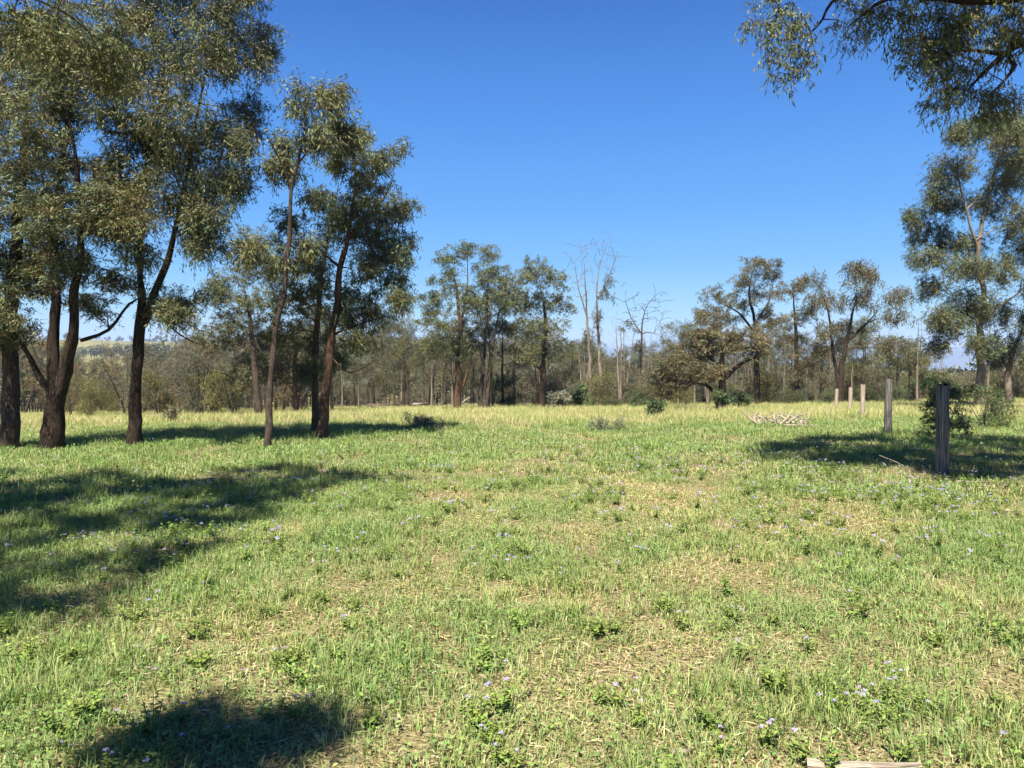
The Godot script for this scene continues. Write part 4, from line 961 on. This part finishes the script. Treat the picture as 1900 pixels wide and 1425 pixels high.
func build_flowering_weeds() -> void:
	var protos := []
	var label := "lavender-flowered weed with soft green leaves growing in the near grass"
	for k in 6:
		var w := weed_mesh(5 + k % 3, [.08, .10, .12, .09, .13, .11][k], [.028, .032, .036, .03, .034, .03][k])
		var o := thing("flowering_weed", label, "weed", Vector3.ZERO, "lavender-flowered weeds in the near grass")
		part("foliage", w[0], M.grass, o)
		for j in mini(1 + k % 3, w[1].size()):
			var f := part("flower", flower_mesh(rng.randf_range(.010, .014)), M.petal, o)
			f.position = w[1][j]
		protos.append(o)
	# places read from where the flowers stand in the grass, in metres across and ahead
	var at := [[-1.75, 3.28], [-1.55, 3.18], [-1.45, 3.3], [-1.38, 3.05], [-1.68, 2.95], [-1.52, 2.88], [-1.42, 2.80], [-1.08, 3.32], [-0.96, 3.36], [-1.22, 3.15], [-1.7, 3.72], [-1.95, 4.0], [-1.35, 3.75], [-1.2, 3.9], [-0.06, 3.44], [-0.18, 3.38], [-0.15, 3.28], [-0.10, 3.14], [0.02, 2.96], [-0.05, 3.0], [0.46, 3.5], [0.44, 3.62], [0.55, 3.3], [-0.95, 4.4], [-0.80, 4.5], [1.0, 4.45], [1.35, 4.6], [1.2, 4.0], [1.62, 4.1], [1.05, 3.12], [1.15, 3.0], [0.85, 3.05], [1.9, 3.75], [2.05, 3.05], [-2.3, 4.6], [-2.1, 5.1], [-1.7, 5.0], [-2.9, 5.4], [2.5, 5.3], [2.2, 4.9], [0.3, 5.2], [0.8, 5.6], [-0.3, 5.5], [1.7, 5.8], [-1.2, 5.9]]
	for k in at.size():
		var o: Node3D = protos[k] if k < protos.size() else copy_of(protos[k % protos.size()], "flowering_weed")
		o.position = spot(at[k][0], at[k][1])
		o.rotation.y = rng.randf() * TAU
		o.scale = Vector3.ONE * rng.randf_range(.65, 1.3)
	# the one large cushion of flowers
	var big := thing("flowering_cushion", "broad cushion of weed crowded with lavender flower heads in short grass", "weed", spot(1.66, 3.42))
	var cb := Buf.new()
	for k in 16:
		var a := rng.randf() * TAU
		var rr := 0.17 * sqrt(rng.randf())
		var off := Vector3(cos(a) * rr * 1.3, 0, sin(a) * rr)
		var w := weed_mesh(3, .15 - rr * .3, .03)
		var am: ArrayMesh = w[0]
		var arr := am.surface_get_arrays(0)
		var first := cb.v.size()
		for q in (arr[Mesh.ARRAY_VERTEX] as PackedVector3Array): cb.v.append(q + off)
		cb.n.append_array(arr[Mesh.ARRAY_NORMAL]); cb.c.append_array(arr[Mesh.ARRAY_COLOR]); cb.uv.append_array(arr[Mesh.ARRAY_TEX_UV])
		for q in (arr[Mesh.ARRAY_INDEX] as PackedInt32Array): cb.i.append(q + first)
		if k < 13:
			var f := part("flower", flower_mesh(rng.randf_range(.010, .014)), M.petal, big)
			f.position = off + w[1][0]
	part("foliage", cb.mesh(), M.grass, big)
	# clumps of leafy weeds without flowers
	var lw := []
	var ll := "ankle-high clump of fresh green broad-leaved weed in short grass"
	for k in 3:
		var o := thing("leafy_weed", ll, "weed", Vector3.ZERO, "leafy weed clumps in the near grass")
		var b := weed_mesh(12, .10, .040)
		part("foliage", b[0], M.grass, o)
		lw.append(o)
	var lat := [[-1.15, 3.95], [-0.92, 4.0], [-1.62, 3.9], [0.48, 4.35], [0.6, 4.4], [-0.62, 3.3], [0.95, 4.75], [-0.1, 3.2], [1.55, 4.5], [-2.3, 3.95], [0.42, 5.1], [2.35, 4.2], [-1.9, 3.35], [1.25, 3.6], [0.1, 6.0], [-0.8, 5.4]]
	for k in lat.size():
		var o: Node3D = lw[k] if k < lw.size() else copy_of(lw[k % 3], "leafy_weed")
		o.position = spot(lat[k][0], lat[k][1])
		o.rotation.y = rng.randf() * TAU
		o.scale = Vector3.ONE * rng.randf_range(.55, 1.2)

# ------------------------------------------------------------------ ground cover
func tuft(blades: int, spread: float, h0: float, h1: float, width: float, lean: float, pal: Array) -> ArrayMesh:
	var b := Buf.new()
	for k in blades:
		var a := rng.randf() * TAU
		var p := Vector3(cos(a), 0, sin(a)) * spread * sqrt(rng.randf())
		var a2 := a + rng.randf_range(-1.2, 1.2)
		var out := Vector3(cos(a2), 0, sin(a2))
		var L := rng.randf_range(h0, h1)
		var le := lean * rng.randf_range(0.3, 1.2)
		var mid := p + (Vector3.UP + out * le * 0.5).normalized() * L * 0.55
		var tip := mid + (Vector3.UP * (1.0 - le * 0.6) + out * le * 1.3).normalized() * L * 0.5
		var acr := Vector3(-out.z, 0, out.x) * cos(rng.randf_range(-1.0, 1.0)) + out * rng.randf_range(-.6, .6)
		acr = acr.normalized() * width * 0.5 * rng.randf_range(.7, 1.3)
		var nn := acr.cross(mid - p).normalized()
		var nt := acr.cross(tip - mid).normalized()
		var c := mottle(pal[rng.randi() % pal.size()], 0.25)
		var i0 := b.add(p - acr - Vector3(0, .01, 0), nn, c)
		var i1 := b.add(p + acr - Vector3(0, .01, 0), nn, c)
		var i2 := b.add(mid - acr * .8, (nn + nt).normalized(), c)
		var i3 := b.add(mid + acr * .8, (nn + nt).normalized(), c)
		var i4 := b.add(tip, nt, c)
		b.tri(i0, i2, i1)
		b.tri(i1, i2, i3)
		b.tri(i2, i4, i3)
	return b.mesh()

func litter(strips: int, spread: float, length: float, width: float, pal: Array) -> ArrayMesh:
	var b := Buf.new()
	for k in strips:
		var a := rng.randf() * TAU
		var p := Vector3(cos(a) * spread * sqrt(rng.randf()), rng.randf_range(.004, .02), sin(a) * spread * sqrt(rng.randf()))
		var a2 := rng.randf() * TAU
		var dir := Vector3(cos(a2), rng.randf_range(-.12, .3), sin(a2)).normalized()
		var acr := Vector3(-sin(a2), rng.randf_range(-.5, .5), cos(a2)).normalized()
		leaf(b, p, dir, acr, length * rng.randf_range(.5, 1.2), width * rng.randf_range(.7, 1.3), mottle(pal[rng.randi() % pal.size()], 0.25), 0.1)
	return b.mesh()

func broadleaf(count: int, spread: float, size: float, h: float, pal: Array) -> ArrayMesh:
	var b := Buf.new()
	for k in count:
		var a := rng.randf() * TAU
		var rr := spread * sqrt(rng.randf())
		var p := Vector3(cos(a) * rr, h * rng.randf_range(.2, 1.0), sin(a) * rr)
		var a2 := a + rng.randf_range(-1.5, 1.5)
		var dir := Vector3(cos(a2), rng.randf_range(-.2, .5), sin(a2)).normalized()
		var acr := Vector3(-sin(a2), rng.randf_range(-.3, .3), cos(a2)).normalized()
		var L := size * rng.randf_range(.6, 1.2)
		leaf(b, p, dir, acr, L, L * rng.randf_range(.45, .75), mottle(pal[rng.randi() % pal.size()], 0.25), 0.15)
	return b.mesh()

class Cover:
	var buf := PackedFloat32Array()
	var n := 0
	func put(p: Vector3, yaw: float, tilt: float, s: Vector3, c: Color) -> void:
		var cy := cos(yaw)
		var sy := sin(yaw)
		buf.append_array(PackedFloat32Array([cy * s.x, tilt * s.y, sy * s.z, p.x, 0.0, s.y, tilt * s.z * 0.5, p.y, -sy * s.x, 0.0, cy * s.z, p.z, c.r, c.g, c.b, 1.0]))
		n += 1

func cover_node(called: String, mesh: Mesh, mat: Material, cv: Cover, parent: Node) -> void:
	if cv.n == 0: return
	mesh.surface_set_material(0, mat)
	var mm := MultiMesh.new()
	mm.transform_format = MultiMesh.TRANSFORM_3D
	mm.use_colors = true
	mm.mesh = mesh
	mm.instance_count = cv.n
	mm.buffer = cv.buf
	var o := MultiMeshInstance3D.new()
	o.name = called
	o.multimesh = mm
	parent.add_child(o, true)
	o.set_meta("kind", "stuff")

func stuff(called: String, label: String, category: String) -> Node3D:
	var o := Node3D.new()
	o.name = numbered(called)
	add_child(o)
	tag(o, label, category, "", "stuff")
	return o

# a patch of turf: blades, dead straw and small leaves on a ragged disc of the given radius
func turf(radius: float, blades: int, straws: int, strips: int, leaves: int, h0: float, h1: float, width: float, lean: float, pal: Array, straw: Array, seed_: int) -> ArrayMesh:
	var b := Buf.new()
	var f := FastNoiseLite.new()
	f.seed = seed_
	f.frequency = 2.2 / radius
	var total := blades + straws
	for k in total:
		var dead := k >= blades
		var p := Vector3.ZERO
		var nz := 0.0
		for attempt in 6:
			var a := rng.randf() * TAU
			var rr := radius * sqrt(rng.randf()) * (1.0 + 0.2 * sin(a * 3.0 + seed_) * rng.randf())
			p = Vector3(cos(a) * rr, 0, sin(a) * rr)
			nz = f.get_noise_2d(p.x, p.z)
			if (nz > -0.05 + rng.randf_range(-.25, .15)) != dead: break
		var a2 := rng.randf() * TAU
		var out := Vector3(cos(a2), 0, sin(a2))
		var L := rng.randf_range(h0, h1) * (1.0 + 0.7 * nz)
		var le := lean * rng.randf_range(0.3, 1.3) * (1.5 if dead else 1.0)
		blade(b, p, out, L, le, width * rng.randf_range(.7, 1.3), mottle((straw if dead else pal)[rng.randi() % (straw if dead else pal).size()], 0.22))
	for k in strips:
		var a := rng.randf() * TAU
		var rr := radius * sqrt(rng.randf())
		var a2 := rng.randf() * TAU
		leaf(b, Vector3(cos(a) * rr, rng.randf_range(.004, .025), sin(a) * rr), Vector3(cos(a2), rng.randf_range(-.15, .3), sin(a2)).normalized(), Vector3(-sin(a2), rng.randf_range(-.5, .5), cos(a2)).normalized(), h1 * rng.randf_range(.6, 1.6), width * rng.randf_range(.8, 1.6), mottle(straw[rng.randi() % straw.size()], 0.25), 0.1)
	for k in leaves:
		var a := rng.randf() * TAU
		var rr := radius * sqrt(rng.randf())
		var p := Vector3(cos(a) * rr, 0, sin(a) * rr)
		if f.get_noise_2d(p.z + 3.0, p.x) < 0.0 and rng.randf() < 0.8: continue
		var a2 := rng.randf() * TAU
		var L := rng.randf_range(.014, .032) * maxf(1.0, width / .0045)
		leaf(b, p + Vector3(0, h1 * rng.randf_range(.2, .75), 0), Vector3(cos(a2), rng.randf_range(-.2, .5), sin(a2)).normalized(), Vector3(-sin(a2), rng.randf_range(-.3, .3), cos(a2)).normalized(), L, L * rng.randf_range(.5, .85), mottle(pal[rng.randi() % 3], 0.25), 0.15)
	return b.mesh()

func blade(b: Buf, p: Vector3, out: Vector3, L: float, le: float, width: float, c: Color) -> void:
	var mid := p + (Vector3.UP + out * le * 0.5).normalized() * L * 0.55
	var tip := mid + (Vector3.UP * (1.0 - le * 0.6) + out * le * 1.3).normalized() * L * 0.5
	var acr := Vector3(-out.z, 0, out.x) * cos(rng.randf_range(-1.0, 1.0)) + out * rng.randf_range(-.6, .6)
	acr = acr.normalized() * width * 0.5
	var nn := acr.cross(mid - p).normalized()
	var nt := acr.cross(tip - mid).normalized()
	var i0 := b.add(p - acr - Vector3(0, .01, 0), nn, c)
	var i1 := b.add(p + acr - Vector3(0, .01, 0), nn, c)
	var i2 := b.add(mid - acr * .8, (nn + nt).normalized(), c)
	var i3 := b.add(mid + acr * .8, (nn + nt).normalized(), c)
	var i4 := b.add(tip, nt, c)
	b.tri(i0, i2, i1)
	b.tri(i1, i2, i3)
	b.tri(i2, i4, i3)

# a random place in front: nearer places are chosen more often per square metre
func field_place(r0: float, r1: float, fall: float) -> Vector2:
	var e := 2.0 - fall
	var r := pow(lerpf(pow(r0, e), pow(r1, e), rng.randf()), 1.0 / e)
	var a := rng.randf_range(-0.80, 0.80) * (1.0 if r < 12.0 else 0.92)
	return Vector2(sin(a) * r, cos(a) * r)

func build_ground_cover() -> void:
	var green := [Color(.18, .25, .07), Color(.22, .28, .092), Color(.14, .21, .068), Color(.26, .295, .115), Color(.32, .32, .15)]
	var straw := [Color(.46, .40, .235), Color(.38, .32, .185), Color(.52, .46, .30), Color(.32, .255, .155)]
	var mixed := [Color(.34, .34, .15), Color(.43, .40, .22), Color(.48, .44, .27), Color(.28, .31, .12)]
	var turf_root := stuff("grass", "short green and yellowing grass covering the open paddock", "grass")
	# turf: [lush, middling, dry] near, then the same with coarser blades beyond
	var near_v := 4
	var meshes := []
	var covers := []
	for lod in 2:
		var R: float = [0.36, 0.85][lod]
		var w: float = [.0043, .0085][lod]
		var k: float = [1.0, 1.25][lod]
		for cls in 3:
			for v in near_v:
				var sd := 100 + lod * 50 + cls * 10 + v
				if cls == 0: meshes.append(turf(R, 620, 40, 40, 190, .035 * k, .085 * k, w, .9, green, straw, sd))
				elif cls == 1: meshes.append(turf(R, 500, 130, 130, 110, .025 * k, .06 * k, w, 1.0, green, straw, sd))
				else: meshes.append(turf(R, 330, 190, 150, 60, .02 * k, .05 * k, w, 1.15, green + mixed, straw, sd))
				covers.append(Cover.new())
	for lod in 2:
		var r0: float = [1.3, 9.5][lod]
		var r1: float = [10.0, 48.0][lod]
		var step: float = [0.40, 0.95][lod]
		var x := -r1
		while x < r1:
			var d := 0.9
			while d < r1:
				var xx := x + rng.randf_range(-.5, .5) * step
				var dd := d + rng.randf_range(-.5, .5) * step
				d += step
				var r := sqrt(xx * xx + dd * dd)
				if r < r0 or r > r1 or absf(xx) > dd * 1.05 + 0.6: continue
				var dry := dryness(xx, dd) + rng.randf_range(-.08, .08)
				var cls := 0 if dry < 0.36 else (1 if dry < 0.60 else 2)
				var vv := lod * 3 * near_v + cls * near_v + rng.randi() % near_v
				var cl_n := n_clump.get_noise_2d(xx, dd)
				var yel := clampf(dry * 1.35 - 0.25, 0.0, 1.0)
				var v := rng.randf_range(.9, 1.1)
				var c := Color(lerpf(.84, 1.30, yel) * v, lerpf(1.0, 1.08, yel) * v, lerpf(.95, 1.2, yel) * v)
				var s := rng.randf_range(.92, 1.12)
				covers[vv].put(spot(xx, dd, 0.004), rng.randf() * TAU, 0.0, Vector3(s, s * (1.0 + 0.75 * cl_n), s), c)
			x += step
	for k in meshes.size(): cover_node("turf", meshes[k], M.grass, covers[k], turf_root)
	# taller tufts standing out of the turf
	var longs := [tuft(22, .05, .06, .15, .0045, .8, green), tuft(18, .055, .07, .17, .0046, 1.0, green), tuft(26, .06, .05, .12, .0045, .9, green)]
	var cl := [Cover.new(), Cover.new(), Cover.new()]
	for k in 42000:
		var q := field_place(1.8, 46.0, 0.95)
		var dry := dryness(q.x, q.y)
		var cl_n := n_clump.get_noise_2d(q.x * 0.8 + 30.0, q.y * 0.8)
		if cl_n < 0.12 + dry * 0.4: continue
		var big := (1.0 + 0.03 * maxf(0.0, q.y - 5.0)) * rng.randf_range(.6, 1.15)
		var v := rng.randf_range(.8, 1.15)
		var yel := clampf(dry * 1.3 - 0.25, 0.0, 1.0)
		cl[k % 3].put(spot(q.x, q.y, 0.006), rng.randf() * TAU, rng.randf_range(-.2, .2), Vector3(big, big * lerpf(1.15, .75, dry), big), Color(lerpf(.9, 1.4, yel) * v, lerpf(1.0, 1.15, yel) * v, lerpf(.9, 1.3, yel) * v))
	for k in 3: cover_node("tuft", longs[k], M.grass, cl[k], turf_root)
	# tall yellow grass on the far side
	var tall_root := stuff("tall_grass", "tall yellow seeding grass on the far side of the paddock", "grass")
	var talls := [tuft(22, .12, .20, .42, .008, .55, mixed), tuft(22, .14, .16, .34, .008, .8, mixed)]
	var ct := [Cover.new(), Cover.new()]
	for k in 60000:
		var q := field_place(15.0, 75.0, 0.9)
		var edge := smoothstep(15.0, 31.0, q.y + n_low.get_noise_2d(q.x, q.y) * 9.0)
		if rng.randf() > edge * (0.35 + dryness(q.x, q.y)): continue
		var big := rng.randf_range(.5, 1.05) * lerpf(0.6, 1.0, edge)
		var v := rng.randf_range(.8, 1.2)
		var gr := clampf(0.5 + n_patch.get_noise_2d(q.x * 0.6, q.y * 0.6) * 1.2, 0.0, 1.0)
		ct[k & 1].put(spot(q.x, q.y, 0.01), rng.randf() * TAU, rng.randf_range(-.15, .15), Vector3(big, big, big), Color(v * lerpf(1.05, .70, gr), v * lerpf(1.0, .88, gr), v * lerpf(1.0, .58, gr)))
	for k in 2: cover_node("tuft", talls[k], M.dry, ct[k], tall_root)
	# weeds and lavender flowers too many to count
	var weeds: ArrayMesh = weed_mesh(7, .11, .034)[0]
	var cw := Cover.new()
	var cf := Cover.new()
	for k in 16000:
		var q := field_place(2.2, 30.0, 0.8)
		var x := q.x
		var d := q.y
		var near_left := exp(-pow((x + 2.6 + 0.05 * d) / 1.5, 2.0) - pow((d - 8.3) / 2.6, 2.0))
		var right := exp(-pow((x - 4.6) / 1.4, 2.0) - pow((d - 7.4) / 1.6, 2.0)) + 0.7 * exp(-pow((x - 4.6) / 2.2, 2.0) - pow((d - 10.2) / 1.8, 2.0))
		var mid := 0.35 * exp(-pow((x - 1.5) / 3.0, 2.0) - pow((d - 10.0) / 4.0, 2.0))
		var want := clampf(near_left + right + mid + 0.025, 0.0, 1.0) * clampf(0.5 + 1.3 * n_clump.get_noise_2d(x * .7 + 11.0, d * .7), 0.05, 1.0)
		if rng.randf() > want: continue
		var s := rng.randf_range(.45, 1.35)
		var v := rng.randf_range(.8, 1.2)
		cw.put(spot(x, d), rng.randf() * TAU, rng.randf_range(-.2, .2), Vector3(s, s, s), Color(v * .95, v, v))
		if rng.randf() < 0.75 and d > 5.5:
			for j in rng.randi_range(1, 3):
				var fp := spot(x, d) + Vector3(rng.randf_range(-.07, .07), .115 * s * rng.randf_range(.8, 1.1), rng.randf_range(-.07, .07))
				var fs := rng.randf_range(.95, 1.7)
				var fv := rng.randf_range(.7, 1.25)
				cf.put(fp, rng.randf() * TAU, 0.0, Vector3(fs, fs, fs), Color(fv, fv, fv))
	var weed_root := stuff("meadow_weeds", "soft-leaved flowering weeds massed through the grass", "weed")
	cover_node("foliage", weeds, M.grass, cw, weed_root)
	cover_node("flowers", flower_mesh(.011), M.petal, cf, weed_root)
	# shed gum leaves and bark crumbs
	var brown := [Color(.30, .21, .14), Color(.40, .31, .22), Color(.22, .15, .10), Color(.47, .40, .32)]
	var cr := Cover.new()
	for k in 4500:
		var q := field_place(1.6, 26.0, 0.8)
		if rng.randf() > 0.15 + dryness(q.x, q.y) * 0.8: continue
		var v := rng.randf_range(.7, 1.15)
		cr.put(spot(q.x, q.y, -0.012), rng.randf() * TAU, rng.randf_range(-.3, .3), Vector3.ONE * rng.randf_range(.7, 1.2), Color(v, v, v))
	cover_node("leaf_litter", litter(3, .16, .055, .012, brown), M.dry, cr, stuff("fallen_leaves", "shed brown gum leaves lying in the grass", "leaves"))
